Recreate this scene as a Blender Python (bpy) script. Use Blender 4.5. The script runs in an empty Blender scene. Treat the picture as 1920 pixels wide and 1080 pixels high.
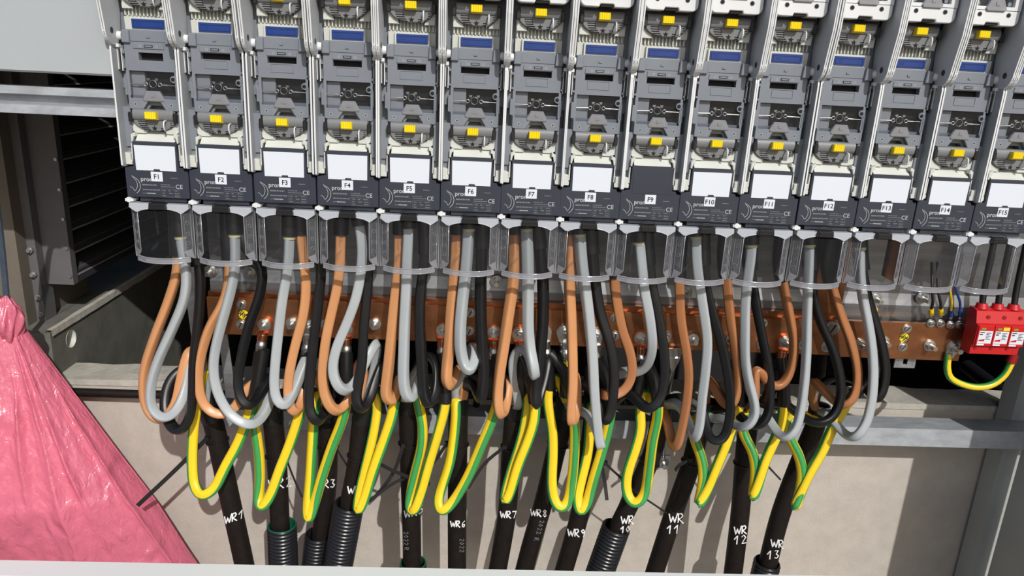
import bpy, bmesh, math, random
import numpy as np
from mathutils import Vector, Matrix, noise

random.seed(7)
SC = bpy.context.scene
COL = SC.collection

# ------------------------------------------------------------------ camera, world, sun, exposure
F_PX = 1396.5
YAW, PITCH, ROLL = 0.0474096, 0.2921947, 0.0498407
CAM = np.array([0.569715, -1.214946, 0.237020])
_f = np.array([math.sin(YAW) * math.cos(PITCH), math.cos(YAW) * math.cos(PITCH), -math.sin(PITCH)])
_r = np.array([math.cos(YAW), -math.sin(YAW), 0.0])
_u = np.cross(_r, _f)
RT = math.cos(ROLL) * _r + math.sin(ROLL) * _u
UP = -math.sin(ROLL) * _r + math.cos(ROLL) * _u
cam_d = bpy.data.cameras.new('camera')
cam_d.sensor_width = 36.0
cam_d.lens = 36.0 * F_PX / 1920.0
cam_d.clip_start = 0.01
cam = bpy.data.objects.new('camera', cam_d)
COL.objects.link(cam)
m4 = Matrix.Identity(4)
for a in range(3):
    m4[a][0], m4[a][1], m4[a][2], m4[a][3] = RT[a], UP[a], -_f[a], CAM[a]
cam.matrix_world = m4
SC.camera = cam

SUN_DIR = Vector((-0.35, 1.0, -0.80)).normalized()
world = bpy.data.worlds.new('sky')
SC.world = world
world.use_nodes = True
wn = world.node_tree
bg = wn.nodes['Background']
sky = wn.nodes.new('ShaderNodeTexSky')
sky.sky_type = 'NISHITA'
sky.sun_disc = False
sky.sun_elevation = math.radians(37)
sky.sun_rotation = math.radians(161)
sky.air_density = 1.0
sky.dust_density = 2.5
sky.ozone_density = 1.0
wn.links.new(sky.outputs[0], bg.inputs[0])
bg.inputs[1].default_value = 0.10
sun_d = bpy.data.lights.new('sun', 'SUN')
sun_d.energy = 3.0
sun_d.angle = math.radians(0.55)
sun_d.color = (1.0, 0.97, 0.925)
sun = bpy.data.objects.new('sun', sun_d)
COL.objects.link(sun)
sun.location = (1.6, -3.0, 3.0)
sun.rotation_euler = SUN_DIR.to_track_quat('-Z', 'Y').to_euler()

vs = SC.view_settings
SC.display_settings.display_device = 'sRGB'
vs.view_transform = 'Standard'
vs.look = 'None'
vs.gamma = 1.0
vs.use_curve_mapping = False
vs.exposure = 0.0
SC.cycles.max_bounces = 8
SC.cycles.transparent_max_bounces = 24
SC.cycles.caustics_reflective = False
SC.cycles.caustics_refractive = False
SC.cycles.use_denoising = True


def at(px, py, y):
    """Point of the place seen at photo pixel (px, py) at depth y."""
    d = _f * F_PX + RT * (px - 960.0) + UP * (540.0 - py)
    return Vector(CAM + d * ((y - CAM[1]) / d[1]))


# ------------------------------------------------------------------ materials
MATS = {}


def mat(name, col, rough=0.5, metal=0.0, var=0.0, vscale=40.0, bump=0.0, bscale=200.0, spec=0.5, stretch=None, alt=None, coat=0.0):
    m = bpy.data.materials.new(name)
    m.use_nodes = True
    nt = m.node_tree
    b = nt.nodes['Principled BSDF']
    b.inputs['Base Color'].default_value = (*col, 1)
    b.inputs['Roughness'].default_value = rough
    b.inputs['Metallic'].default_value = metal
    b.inputs['Specular IOR Level'].default_value = spec
    if coat:
        b.inputs['Coat Weight'].default_value = coat
        b.inputs['Coat Roughness'].default_value = 0.15
    tc = None
    if var or bump:
        tc = nt.nodes.new('ShaderNodeTexCoord')
        mp = nt.nodes.new('ShaderNodeMapping')
        nt.links.new(tc.outputs['Object'], mp.inputs[0])
        if stretch:
            mp.inputs['Scale'].default_value = stretch
    if var:
        n = nt.nodes.new('ShaderNodeTexNoise')
        n.inputs['Scale'].default_value = vscale
        n.inputs['Detail'].default_value = 6
        n.inputs['Roughness'].default_value = 0.65
        nt.links.new(mp.outputs[0], n.inputs['Vector'])
        r = nt.nodes.new('ShaderNodeValToRGB')
        r.color_ramp.elements[0].position = 0.32
        r.color_ramp.elements[1].position = 0.68
        a = alt if alt else tuple(c * (1 - var) for c in col)
        r.color_ramp.elements[0].color = (*a, 1)
        r.color_ramp.elements[1].color = (*(min(1, c * (1 + var * 0.6)) for c in col), 1)
        nt.links.new(n.outputs[0], r.inputs[0])
        nt.links.new(r.outputs[0], b.inputs['Base Color'])
    if bump:
        n2 = nt.nodes.new('ShaderNodeTexNoise')
        n2.inputs['Scale'].default_value = bscale
        n2.inputs['Detail'].default_value = 4
        nt.links.new(mp.outputs[0], n2.inputs['Vector'])
        bp = nt.nodes.new('ShaderNodeBump')
        bp.inputs['Strength'].default_value = bump
        bp.inputs['Distance'].default_value = 0.002
        nt.links.new(n2.outputs[0], bp.inputs['Height'])
        nt.links.new(bp.outputs[0], b.inputs['Normal'])
    MATS[name] = m
    return m


def clear_mat(name, tint, gloss, rough, body=0.0, body_col=(0.8, 0.82, 0.86)):
    """Thin clear plastic: light passes tinted, the surface reflects by Fresnel, a little of it scatters."""
    m = bpy.data.materials.new(name)
    m.use_nodes = True
    nt = m.node_tree
    nt.nodes.remove(nt.nodes['Principled BSDF'])
    out = nt.nodes['Material Output']
    tr = nt.nodes.new('ShaderNodeBsdfTransparent')
    tr.inputs[0].default_value = (*tint, 1)
    gl = nt.nodes.new('ShaderNodeBsdfGlossy')
    gl.inputs['Roughness'].default_value = rough
    gl.inputs[0].default_value = (1, 1, 1, 1)
    df = nt.nodes.new('ShaderNodeBsdfDiffuse')
    df.inputs[0].default_value = (*body_col, 1)
    lw = nt.nodes.new('ShaderNodeLayerWeight')
    lw.inputs[0].default_value = gloss
    mx0 = nt.nodes.new('ShaderNodeMixShader')
    mx0.inputs[0].default_value = body
    nt.links.new(tr.outputs[0], mx0.inputs[1])
    nt.links.new(df.outputs[0], mx0.inputs[2])
    mx = nt.nodes.new('ShaderNodeMixShader')
    nt.links.new(lw.outputs['Fresnel'], mx.inputs[0])
    nt.links.new(mx0.outputs[0], mx.inputs[1])
    nt.links.new(gl.outputs[0], mx.inputs[2])
    nt.links.new(mx.outputs[0], out.inputs[0])
    MATS[name] = m
    return m


mat('slate', (0.031, 0.038, 0.055), 0.45, var=0.08, vscale=30, bump=0.05, bscale=900)
mat('print', (0.46, 0.47, 0.49), 0.6)
mat('print_dim', (0.19, 0.195, 0.21), 0.6)
mat('card', (0.68, 0.73, 0.80), 0.6)
mat('ink', (0.012, 0.012, 0.014), 0.6)
mat('cream', (0.60, 0.62, 0.58), 0.42, var=0.04, vscale=25)
mat('white_plastic', (0.72, 0.74, 0.75), 0.38, var=0.04, vscale=25)
mat('arm_grey', (0.50, 0.52, 0.55), 0.45, var=0.05, vscale=20)
mat('side_grey', (0.36, 0.38, 0.40), 0.5, var=0.06, vscale=30)
mat('lid_grey', (0.200, 0.225, 0.262), 0.42, var=0.06, vscale=30, bump=0.04, bscale=1200)
mat('wall_grey', (0.16, 0.175, 0.19), 0.5, var=0.06, vscale=30)
mat('contact_grey', (0.185, 0.195, 0.203), 0.45, var=0.08, vscale=30)
mat('dark_grey', (0.03, 0.032, 0.035), 0.55, var=0.15, vscale=40)
mat('void', (0.006, 0.006, 0.007), 0.8)
mat('black_plastic', (0.012, 0.012, 0.013), 0.42)
mat('yellow_plastic', (0.92, 0.68, 0.012), 0.38)
mat('blue_plastic', (0.012, 0.045, 0.22), 0.35)
mat('metal', (0.60, 0.60, 0.58), 0.36, metal=1.0, var=0.12, vscale=120)
mat('zinc', (0.44, 0.46, 0.48), 0.45, metal=0.75, var=0.30, vscale=55, bump=0.06, bscale=300)
mat('zinc_plate', (0.30, 0.31, 0.325), 0.40, metal=0.85, var=0.22, vscale=30, stretch=(0.25, 1, 2.5))
mat('copper', (0.78, 0.28, 0.14), 0.28, metal=1.0, var=0.2, vscale=90)
mat('copper_bar', (0.41, 0.175, 0.082), 0.36, metal=0.9, var=0.34, vscale=14, stretch=(1, 1, 1.6), bump=0.03, bscale=120)
mat('core_brown', (0.40, 0.165, 0.068), 0.36, var=0.06, vscale=18)
mat('core_tan', (0.60, 0.285, 0.125), 0.36, var=0.06, vscale=18)
mat('core_grey', (0.40, 0.435, 0.45), 0.36, var=0.05, vscale=18)
mat('core_black', (0.009, 0.0095, 0.011), 0.38, var=0.25, vscale=25)
mat('core_yellow', (0.86, 0.60, 0.02), 0.36, var=0.05, vscale=20)
mat('core_green', (0.045, 0.30, 0.075), 0.36, var=0.08, vscale=20)
mat('sheath', (0.0065, 0.0055, 0.0052), 0.52, var=0.4, vscale=70, alt=(0.017, 0.012, 0.0095), bump=0.12, bscale=120, spec=0.22)
mat('shrink', (0.010, 0.010, 0.011), 0.38, bump=0.08, bscale=160)
mat('sealant', (0.62, 0.60, 0.36), 0.4)
mat('corrugated', (0.013, 0.014, 0.018), 0.30)
mat('conduit_green', (0.01, 0.11, 0.055), 0.4)
mat('marker', (0.85, 0.86, 0.86), 0.7)
mat('bag_pink', (0.72, 0.175, 0.265), 0.17, var=0.10, vscale=7, stretch=(1.0, 1.0, 0.4))
_nt = MATS['bag_pink'].node_tree
_p = _nt.nodes['Principled BSDF']
_p.inputs['Specular IOR Level'].default_value = 0.9
_tc = _nt.nodes.new('ShaderNodeTexCoord')
_mp = _nt.nodes.new('ShaderNodeMapping')
_mp.inputs['Scale'].default_value = (1.0, 1.0, 0.6)
_nt.links.new(_tc.outputs['Object'], _mp.inputs[0])
_n1 = _nt.nodes.new('ShaderNodeTexNoise')
_n1.noise_type = 'RIDGED_MULTIFRACTAL'
_n1.inputs['Scale'].default_value = 20
_n1.inputs['Detail'].default_value = 4
_n1.inputs['Distortion'].default_value = 0.6
_nt.links.new(_mp.outputs[0], _n1.inputs['Vector'])
_bp = _nt.nodes.new('ShaderNodeBump')
_bp.inputs['Strength'].default_value = 0.8
_bp.inputs['Distance'].default_value = 0.012
_n2 = _nt.nodes.new('ShaderNodeTexNoise')
_n2.inputs['Scale'].default_value = 75
_n2.inputs['Detail'].default_value = 5
_n2.inputs['Distortion'].default_value = 1.2
_nt.links.new(_mp.outputs[0], _n2.inputs['Vector'])
_b2 = _nt.nodes.new('ShaderNodeBump')
_b2.inputs['Strength'].default_value = 0.7
_b2.inputs['Distance'].default_value = 0.004
_nt.links.new(_n2.outputs[0], _b2.inputs['Height'])
_nt.links.new(_b2.outputs[0], _bp.inputs['Normal'])
_nt.links.new(_n1.outputs[0], _bp.inputs['Height'])
_nt.links.new(_bp.outputs[0], _p.inputs['Normal'])
_tl = _nt.nodes.new('ShaderNodeBsdfTranslucent')
_tl.inputs[0].default_value = (0.85, 0.14, 0.22, 1)
_mx = _nt.nodes.new('ShaderNodeMixShader')
_mx.inputs[0].default_value = 0.15
_nt.links.new(_p.outputs[0], _mx.inputs[1])
_nt.links.new(_tl.outputs[0], _mx.inputs[2])
_nt.links.new(_mx.outputs[0], _nt.nodes['Material Output'].inputs[0])
mat('stucco', (0.50, 0.458, 0.408), 0.85, var=0.10, vscale=22, bump=0.42, bscale=260)
mat('ledge_concrete', (0.46, 0.44, 0.39), 0.9, var=0.18, vscale=28, bump=0.9, bscale=70)
mat('concrete', (0.145, 0.145, 0.125), 0.85, var=0.25, vscale=14, bump=0.25, bscale=120)
mat('column_concrete', (0.15, 0.13, 0.105), 0.85, var=0.15, vscale=9, bump=0.15, bscale=160)
mat('panel_grey', (0.40, 0.435, 0.455), 0.45, var=0.03, vscale=6)
mat('post_grey', (0.40, 0.42, 0.405), 0.5, var=0.06, vscale=9)
mat('louvre_grey', (0.12, 0.12, 0.125), 0.45, var=0.1, vscale=20)
mat('louvre_dark', (0.05, 0.05, 0.055), 0.5)
mat('zinc_light', (0.47, 0.50, 0.54), 0.5, metal=0.35, var=0.22, vscale=50, bump=0.06, bscale=300, stretch=(0.5, 1, 1))
mat('shade_black', (0.012, 0.012, 0.012), 0.9)  # black colour stands in for the shade inside the bay
mat('floor_ground', (0.20, 0.18, 0.155), 0.95, var=0.2, vscale=6, bump=0.3, bscale=40)
mat('soil', (0.10, 0.072, 0.035), 0.95, var=0.4, vscale=30, bump=0.6, bscale=60)
mat('red_plastic', (0.55, 0.014, 0.018), 0.38, var=0.05, vscale=20)
mat('red_dark', (0.28, 0.01, 0.012), 0.45)
mat('tag_yellow', (0.80, 0.66, 0.02), 0.5)
mat('tag_green', (0.18, 0.36, 0.03), 0.5)
mat('wire_blue', (0.01, 0.05, 0.26), 0.4)
mat('strap_blue', (0.05, 0.07, 0.10), 0.8, var=0.2, vscale=60)
mat('strap_white', (0.62, 0.65, 0.72), 0.8)
clear_mat('clear', (0.86, 0.865, 0.88), 0.16, 0.10, 0.012)
clear_mat('clear_facet', (0.82, 0.83, 0.87), 0.30, 0.15, 0.10, (0.70, 0.73, 0.80))
clear_mat('clear_rim', (0.80, 0.81, 0.85), 0.42, 0.12, 0.30, (0.72, 0.74, 0.80))
clear_mat('clear_strip', (0.7, 0.72, 0.76), 0.3, 0.2, 0.75, (0.58, 0.62, 0.68))
clear_mat('window_clear', (0.85, 0.86, 0.88), 0.14, 0.08, 0.012)
clear_mat('grip_clear', (0.75, 0.77, 0.82), 0.35, 0.15, 0.45, (0.48, 0.50, 0.54))


# ------------------------------------------------------------------ mesh helper
class MB:
    def __init__(self):
        self.v, self.f, self.m, self.s = [], [], [], []

    def add(self, verts, faces, m=0, smooth=False):
        o = len(self.v)
        self.v += [tuple(p) for p in verts]
        for k, fc in enumerate(faces):
            self.f.append([o + i for i in fc])
            self.m.append(m[k] if isinstance(m, (list, tuple)) else m)
            self.s.append(smooth)

    def box(self, x0, x1, y0, y1, z0, z1, m=0, front=None):
        v = [(x0, y0, z0), (x1, y0, z0), (x1, y1, z0), (x0, y1, z0), (x0, y0, z1), (x1, y0, z1), (x1, y1, z1), (x0, y1, z1)]
        f = [(0, 1, 5, 4), (1, 2, 6, 5), (2, 3, 7, 6), (3, 0, 4, 7), (4, 5, 6, 7), (3, 2, 1, 0)]
        self.add(v, f, [front if front is not None else m] + [m] * 5)

    def prism(self, poly, a0, a1, m=0, axis='y', front=None, bev=0.0):
        """poly in (x, z) pulled from depth a0 (front) to a1; axis 'x': poly in (y, z); axis 'z': poly in (x, y)."""
        area = sum(p[0] * q[1] - q[0] * p[1] for p, q in zip(poly, poly[1:] + poly[:1]))
        if area < 0:
            poly = poly[::-1]
        n = len(poly)

        def P(p, a):
            return (p[0], a, p[1]) if axis == 'y' else (a, p[0], p[1]) if axis == 'x' else (p[0], p[1], a)
        fr = front if front is not None else m
        if bev > 0:
            cx = sum(p[0] for p in poly) / n
            cz = sum(p[1] for p in poly) / n
            ins = []
            for i in range(n):
                p0, p1, p2 = Vector(poly[i - 1]), Vector(poly[i]), Vector(poly[(i + 1) % n])
                e1, e2 = (p1 - p0).normalized(), (p2 - p1).normalized()
                n1, n2 = Vector((-e1.y, e1.x)), Vector((-e2.y, e2.x))
                nn = (n1 + n2)
                nn = nn / max(0.3, nn.length_squared) * 2 if nn.length > 1e-6 else n1
                ins.append(tuple(p1 + nn * bev))
            sgn = 1 if a1 > a0 else -1
            v = [P(p, a0) for p in ins] + [P(p, a0 + sgn * bev) for p in poly] + [P(p, a1) for p in poly]
            f = [tuple(range(n)), tuple(range(3 * n - 1, 2 * n - 1, -1))]
            mm = [fr, m]
            for L in (0, n):
                for i in range(n):
                    j = (i + 1) % n
                    f.append((L + i, L + n + i, L + n + j, L + j))
                    mm.append(fr if L == 0 else m)
        else:
            v = [P(p, a0) for p in poly] + [P(p, a1) for p in poly]
            f = [tuple(range(n)), tuple(range(2 * n - 1, n - 1, -1))]
            mm = [fr, m]
            for i in range(n):
                j = (i + 1) % n
                f.append((i, n + i, n + j, j))
                mm.append(m)
        self.add(v, f, mm)

    def cyl(self, c, d, r, h, m=0, n=20, r2=None, smooth=True, hexa=False):
        """Solid of revolution from c along d; r at the start, r2 at the end."""
        d = Vector(d).normalized()
        a = d.orthogonal().normalized()
        b = d.cross(a)
        c = Vector(c)
        if hexa:
            n, smooth = 6, False
        r2 = r if r2 is None else r2
        ring = [a * math.cos(2 * math.pi * i / n) + b * math.sin(2 * math.pi * i / n) for i in range(n)]
        v = [c + q * r for q in ring] + [c + d * h + q * r2 for q in ring]
        self.add(v, [(i, (i + 1) % n, n + (i + 1) % n, n + i) for i in range(n)], m, smooth)
        self.add(v, [tuple(range(n - 1, -1, -1)), tuple(range(n, 2 * n))], m)

    def sweep(self, pts, prof, m=0, up=Vector((0, -1, 0)), twist=(0, 0), cap=True, closed=False, scale=None, smooth=True, fixed=False):
        """prof: list of (a, b) offsets; m may be a list with one slot per profile edge."""
        n, k = len(pts), len(prof)
        pts = [Vector(p) for p in pts]
        T = []
        for i in range(n):
            if closed:
                t = pts[(i + 1) % n] - pts[i - 1]
            else:
                t = pts[min(i + 1, n - 1)] - pts[max(i - 1, 0)]
            T.append(t.normalized())
        nv = (up - T[0] * up.dot(T[0]))
        nv = nv.normalized() if nv.length > 1e-5 else T[0].orthogonal().normalized()
        v = []
        for i in range(n):
            if i:
                q = T[i - 1].rotation_difference(T[i])
                nv = q @ nv
                nv = (nv - T[i] * nv.dot(T[i])).normalized()
                if fixed:
                    w = up - T[i] * up.dot(T[i])
                    if w.length > 0.3:
                        nv = (nv * 0.6 + w.normalized()).normalized()
                        nv = (nv - T[i] * nv.dot(T[i])).normalized()
            bn = T[i].cross(nv)
            tw = twist(i) if callable(twist) else twist[0] + (twist[1] - twist[0]) * i / max(1, n - 1)
            c, s = math.cos(tw), math.sin(tw)
            sc = 1.0 if scale is None else scale[i]
            for a, b in prof:
                a2, b2 = (a * c - b * s) * sc, (a * s + b * c) * sc
                v.append(pts[i] + nv * a2 + bn * b2)
        f, mm = [], []
        for i in range(n if closed else n - 1):
            i2 = (i + 1) % n
            for j in range(k):
                f.append((i * k + j, i * k + (j + 1) % k, i2 * k + (j + 1) % k, i2 * k + j))
                mm.append(m[j] if isinstance(m, (list, tuple)) else m)
        self.add(v, f, mm, smooth)
        if cap and not closed:
            m0 = m[0] if isinstance(m, (list, tuple)) else m
            self.add(v[:k], [tuple(range(k - 1, -1, -1))], m0)
            self.add(v[-k:], [tuple(range(k))], m0)

    def tube(self, pts, r, m=0, n=10, **kw):
        self.sweep(pts, [(r * math.cos(2 * math.pi * i / n), r * math.sin(2 * math.pi * i / n)) for i in range(n)], m, **kw)

    def ribbon(self, pts2, w, y, m=0, closed=False):
        """Flat printed line in the x-z plane at depth y."""
        P = [Vector((a, b)) for a, b in pts2]
        n = len(P)
        L, R = [], []
        for i in range(n):
            if closed:
                t = (P[(i + 1) % n] - P[i - 1]).normalized()
            else:
                t = (P[min(i + 1, n - 1)] - P[max(i - 1, 0)]).normalized()
            q = Vector((-t.y, t.x)) * w / 2
            L.append(P[i] + q)
            R.append(P[i] - q)
        v = [(p.x, y, p.y) for p in L] + [(p.x, y, p.y) for p in R]
        self.add(v, [(i, n + i, n + (i + 1) % n, (i + 1) % n) for i in range(n if closed else n - 1)], m)

    def text(self, s, x, z, size, y, m=0, align='LEFT', bold=0.0):
        c = bpy.data.curves.new('t', 'FONT')
        c.body = s
        c.size = size
        c.align_x = align
        c.resolution_u = 3
        c.offset = bold
        o = bpy.data.objects.new('t', c)
        COL.objects.link(o)
        dg = bpy.context.evaluated_depsgraph_get()
        me = bpy.data.meshes.new_from_object(o.evaluated_get(dg))
        self.add([(x + v.co.x, y, z + v.co.y) for v in me.vertices], [tuple(p.vertices) for p in me.polygons], m)
        bpy.data.meshes.remove(me)
        bpy.data.objects.remove(o)
        bpy.data.curves.remove(c)

    def build(self, name, mats, parent=None, fix=True):
        me = bpy.data.meshes.new(name)
        me.from_pydata(self.v, [], self.f)
        for k in ([mats] if isinstance(mats, str) else mats):
            me.materials.append(MATS[k])
        me.polygons.foreach_set('material_index', self.m)
        me.polygons.foreach_set('use_smooth', self.s)
        if fix:
            bm = bmesh.new()
            bm.from_mesh(me)
            bmesh.ops.recalc_face_normals(bm, faces=bm.faces)
            bm.to_mesh(me)
            bm.free()
        me.update()
        o = bpy.data.objects.new(name, me)
        COL.objects.link(o)
        if parent:
            o.parent = parent
        return o


def tag(o, label, cat, group=None):
    o['label'] = label
    o['category'] = cat
    if group:
        o['group'] = group
    return o


def empty(name, loc=(0, 0, 0)):
    o = bpy.data.objects.new(name, None)
    o.empty_display_size = 0.02
    o.location = loc
    COL.objects.link(o)
    return o


def structure(o):
    o['kind'] = 'structure'
    return o


def copy_tree(o, parent=None, skip=()):
    c = o.copy()
    COL.objects.link(c)
    if parent:
        c.parent = parent
    for ch in list(o.children):
        if ch.name.split('.')[0] not in skip:
            copy_tree(ch, c, skip)
    return c


def spline(P, step=0.007):
    P = [Vector(p) for p in P]
    Q = [P[0] * 2 - P[1]] + P + [P[-1] * 2 - P[-2]]
    out = []
    for i in range(1, len(Q) - 2):
        a, b, c, d = Q[i - 1], Q[i], Q[i + 1], Q[i + 2]
        # centripetal
        t0 = 0.0
        t1 = t0 + max(1e-5, (b - a).length) ** 0.5
        t2 = t1 + max(1e-5, (c - b).length) ** 0.5
        t3 = t2 + max(1e-5, (d - c).length) ** 0.5
        n = max(2, int((c - b).length / step))
        for k in range(n):
            t = t1 + (t2 - t1) * k / n
            A1 = a * ((t1 - t) / (t1 - t0)) + b * ((t - t0) / (t1 - t0))
            A2 = b * ((t2 - t) / (t2 - t1)) + c * ((t - t1) / (t2 - t1))
            A3 = c * ((t3 - t) / (t3 - t2)) + d * ((t - t2) / (t3 - t2))
            B1 = A1 * ((t2 - t) / (t2 - t0)) + A2 * ((t - t0) / (t2 - t0))
            B2 = A2 * ((t3 - t) / (t3 - t1)) + A3 * ((t - t1) / (t3 - t1))
            out.append(B1 * ((t2 - t) / (t2 - t1)) + B2 * ((t - t1) / (t2 - t1)))
    out.append(P[-1])
    return out


def mm(poly):
    return [(a * 0.001, b * 0.001) for a, b in poly]


# ------------------------------------------------------------------ the setting
def sbox(name, x0, x1, y0, y1, z0, z1, m):
    b = MB()
    b.box(x0, x1, y0, y1, z0, z1)
    return structure(b.build(name, m))


WALL_Y = 0.32
LEDGE_Z = -0.478
b = MB()
b.box(-1.2, 2.6, WALL_Y, WALL_Y + 0.09, -1.05, LEDGE_Z - 0.004, 0)
structure(b.build('wall_back', 'stucco'))
# rough concrete coping on top of the plinth wall
b = MB()
nx = 150
for i in range(nx):
    pass
vs_, fs_ = [], []
for i in range(nx + 1):
    x = -1.2 + 3.8 * i / nx
    j1 = noise.noise((x * 9, 3.1, 0)) * 0.004
    j2 = noise.noise((x * 14, 7.7, 0)) * 0.005
    vs_ += [(x, WALL_Y - 0.003, LEDGE_Z - 0.004), (x, WALL_Y - 0.003 + abs(j1) * 0.5, LEDGE_Z + 0.010 + j1 * 0.5),
            (x, WALL_Y + 0.03, LEDGE_Z + 0.011 + j1), (x, WALL_Y + 0.085 + j2, LEDGE_Z + 0.012 + j2), (x, WALL_Y + 0.088, LEDGE_Z - 0.004)]
for i in range(nx):
    for k in range(4):
        fs_.append((i * 5 + k, i * 5 + 5 + k, i * 5 + 6 + k, i * 5 + k + 1))
b.add(vs_, fs_)
structure(b.build('trim_1', 'ledge_concrete'))
sbox('floor', -4.0, 5.0, -7.0, 3.0, -1.12, -1.05, 'floor_ground')
# added black enclosure behind the switchgear, keeps sky light out of the bay
sbox('ceiling', -1.3, 2.6, 0.03, 1.6, 0.56, 0.60, 'shade_black')
sbox('wall_rear', -1.3, 2.6, 1.5, 1.56, -1.05, 0.6, 'shade_black')
sbox('wall_end', 2.2, 2.26, 0.0, 1.56, -1.05, 0.6, 'shade_black')
# concrete side wall of the duct, with a pipe hole through it
b = MB()
WLX = -0.345
hy, hz, hr = 0.395, -0.405, 0.021
yy = [WALL_Y + 0.0, hy - hr, hy + hr, 1.5]
zz = [-1.05, hz - hr, hz + hr, -0.365]
b.box(-0.9, WLX - 0.05, WALL_Y, 1.5, -1.05, -0.365)
for i in range(3):
    for k in range(3):
        if (i, k) != (1, 1):
            b.add([(WLX, yy[i], zz[k]), (WLX, yy[i + 1], zz[k]), (WLX, yy[i + 1], zz[k + 1]), (WLX, yy[i], zz[k + 1])], [(0, 1, 2, 3)])
N = 24
ri = [(WLX, hy + hr * 0.93 * math.cos(2 * math.pi * i / N), hz + hr * 0.98 * math.sin(2 * math.pi * i / N)) for i in range(N)]
sq = []
for i in range(N):
    a = 2 * math.pi * i / N
    s = hr / max(abs(math.cos(a)), abs(math.sin(a)))
    sq.append((WLX, hy + s * math.cos(a), hz + s * math.sin(a)))
b.add(ri + sq, [(i, (i + 1) % N, N + (i + 1) % N, N + i) for i in range(N)])
b.add([(WLX, WALL_Y, -0.365), (WLX, 1.5, -0.365), (WLX - 0.051, 1.5, -0.365), (WLX - 0.051, WALL_Y, -0.365)], [(0, 1, 2, 3)])
b.add([(WLX, WALL_Y, -1.05), (WLX, WALL_Y, -0.365), (WLX - 0.051, WALL_Y, -0.365), (WLX - 0.051, WALL_Y, -1.05)], [(0, 1, 2, 3)])
structure(b.build('wall_left', 'concrete'))
b = MB()
N = 28
pr = [0.021, 0.0195]
v = []
for k in range(9):
    x = WLX + 0.001 - k * 0.006
    r = 0.0205 if k % 2 == 0 else 0.0185
    v += [(x, hy + r * math.cos(2 * math.pi * i / N), hz + r * math.sin(2 * math.pi * i / N)) for i in range(N)]
f = [(k * N + i, k * N + (i + 1) % N, (k + 1) * N + (i + 1) % N, (k + 1) * N + i) for k in range(8) for i in range(N)]
b.add(v, f, 0, True)
tag(b.build('pipe_stub', 'cream'), 'ribbed cream pipe stub set in the round hole of the grey concrete duct wall', 'pipe')
# pale lip on the side wall's top, its colour stands in for the lit chamfer
b = MB()
vs_, fs_ = [], []
for i in range(41):
    y = WALL_Y + 1.1 * i / 40
    w = 0.012 + 0.004 * noise.noise((y * 15, 1.3, 2))
    vs_ += [(WLX - w, y, -0.3645), (WLX - w * 0.6, y, -0.357), (WLX + 0.003, y, -0.358), (WLX + 0.004, y, -0.372 + 0.003 * noise.noise((y * 22, 5, 1)))]
for i in range(40):
    for k in range(3):
        fs_.append((i * 4 + k, i * 4 + k + 4, i * 4 + k + 5, i * 4 + k + 1))
b.add(vs_, fs_)
structure(b.build('trim_2', 'ledge_concrete'))
# square concrete pillar by the duct
sbox('column', -0.95, -0.413, 0.36, 0.62, -1.05, 0.55, 'column_concrete')

# right-hand cabinet post, unseen cabinet side and sill
b = MB()
b.box(1.775, 1.822, 0.262, 0.31, -1.05, 0.0)
b.box(1.822, 1.828, 0.265, 0.31, -1.05, 0.0)
tag(b.build('cabinet_post', 'post_grey'), 'upright grey painted cabinet post that the galvanised rail crosses', 'post')
b = MB()
b.box(1.80, 1.82, -0.15, 0.24, -1.05, 0.58)
b.box(1.775, 1.80, -0.15, -0.13, -1.05, 0.58)
structure(b.build('wall_right', 'post_grey'))  # unseen side, positioned to shade the right end of the back wall
b = MB()
b.box(1.83, 2.7, 0.27, 0.6, -1.05, -0.70)
structure(b.build('ground_bank', 'soil'))
b = MB()
b.prism([(-0.085, -0.72), (-0.085, -0.668), (-0.082, -0.6645), (-0.04, -0.6645), (-0.04, -0.672), (-0.079, -0.672), (-0.079, -0.72)], -0.95, 1.80, axis='x')
mat('sill_white', (0.78, 0.82, 0.82), 0.45)
tag(b.build('sill_rail', 'sill_white'), 'pale grey folded sheet sill running along the bottom edge of the cabinet', 'sill')

# blank cover above the duct and the C-rail under it
b = MB()
b.prism([(0.0, 0.189), (-0.003, 0.192), (-0.003, 0.56), (0.018, 0.56), (0.018, 0.189)], -0.95, -0.004, axis='x')
tag(b.build('blank_panel', 'panel_grey'), 'plain pale grey sheet blanking panel beside the F1 switch', 'panel')
b = MB()
b.prism([(y - 0.034, z + 0.0027) for y, z in [(0.05, 0.1645), (0.05, 0.1525), (0.066, 0.149), (0.066, 0.1395), (0.05, 0.136), (0.05, 0.1225), (0.09, 0.1225), (0.09, 0.127), (0.056, 0.127), (0.072, 0.138), (0.072, 0.151), (0.056, 0.16), (0.09, 0.16), (0.09, 0.1645)]], -0.95, -0.003, axis='x')
tag(b.build('mounting_rail', 'zinc_light'), 'galvanised double-ridged mounting rail under the pale blanking panel', 'rail')

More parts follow.
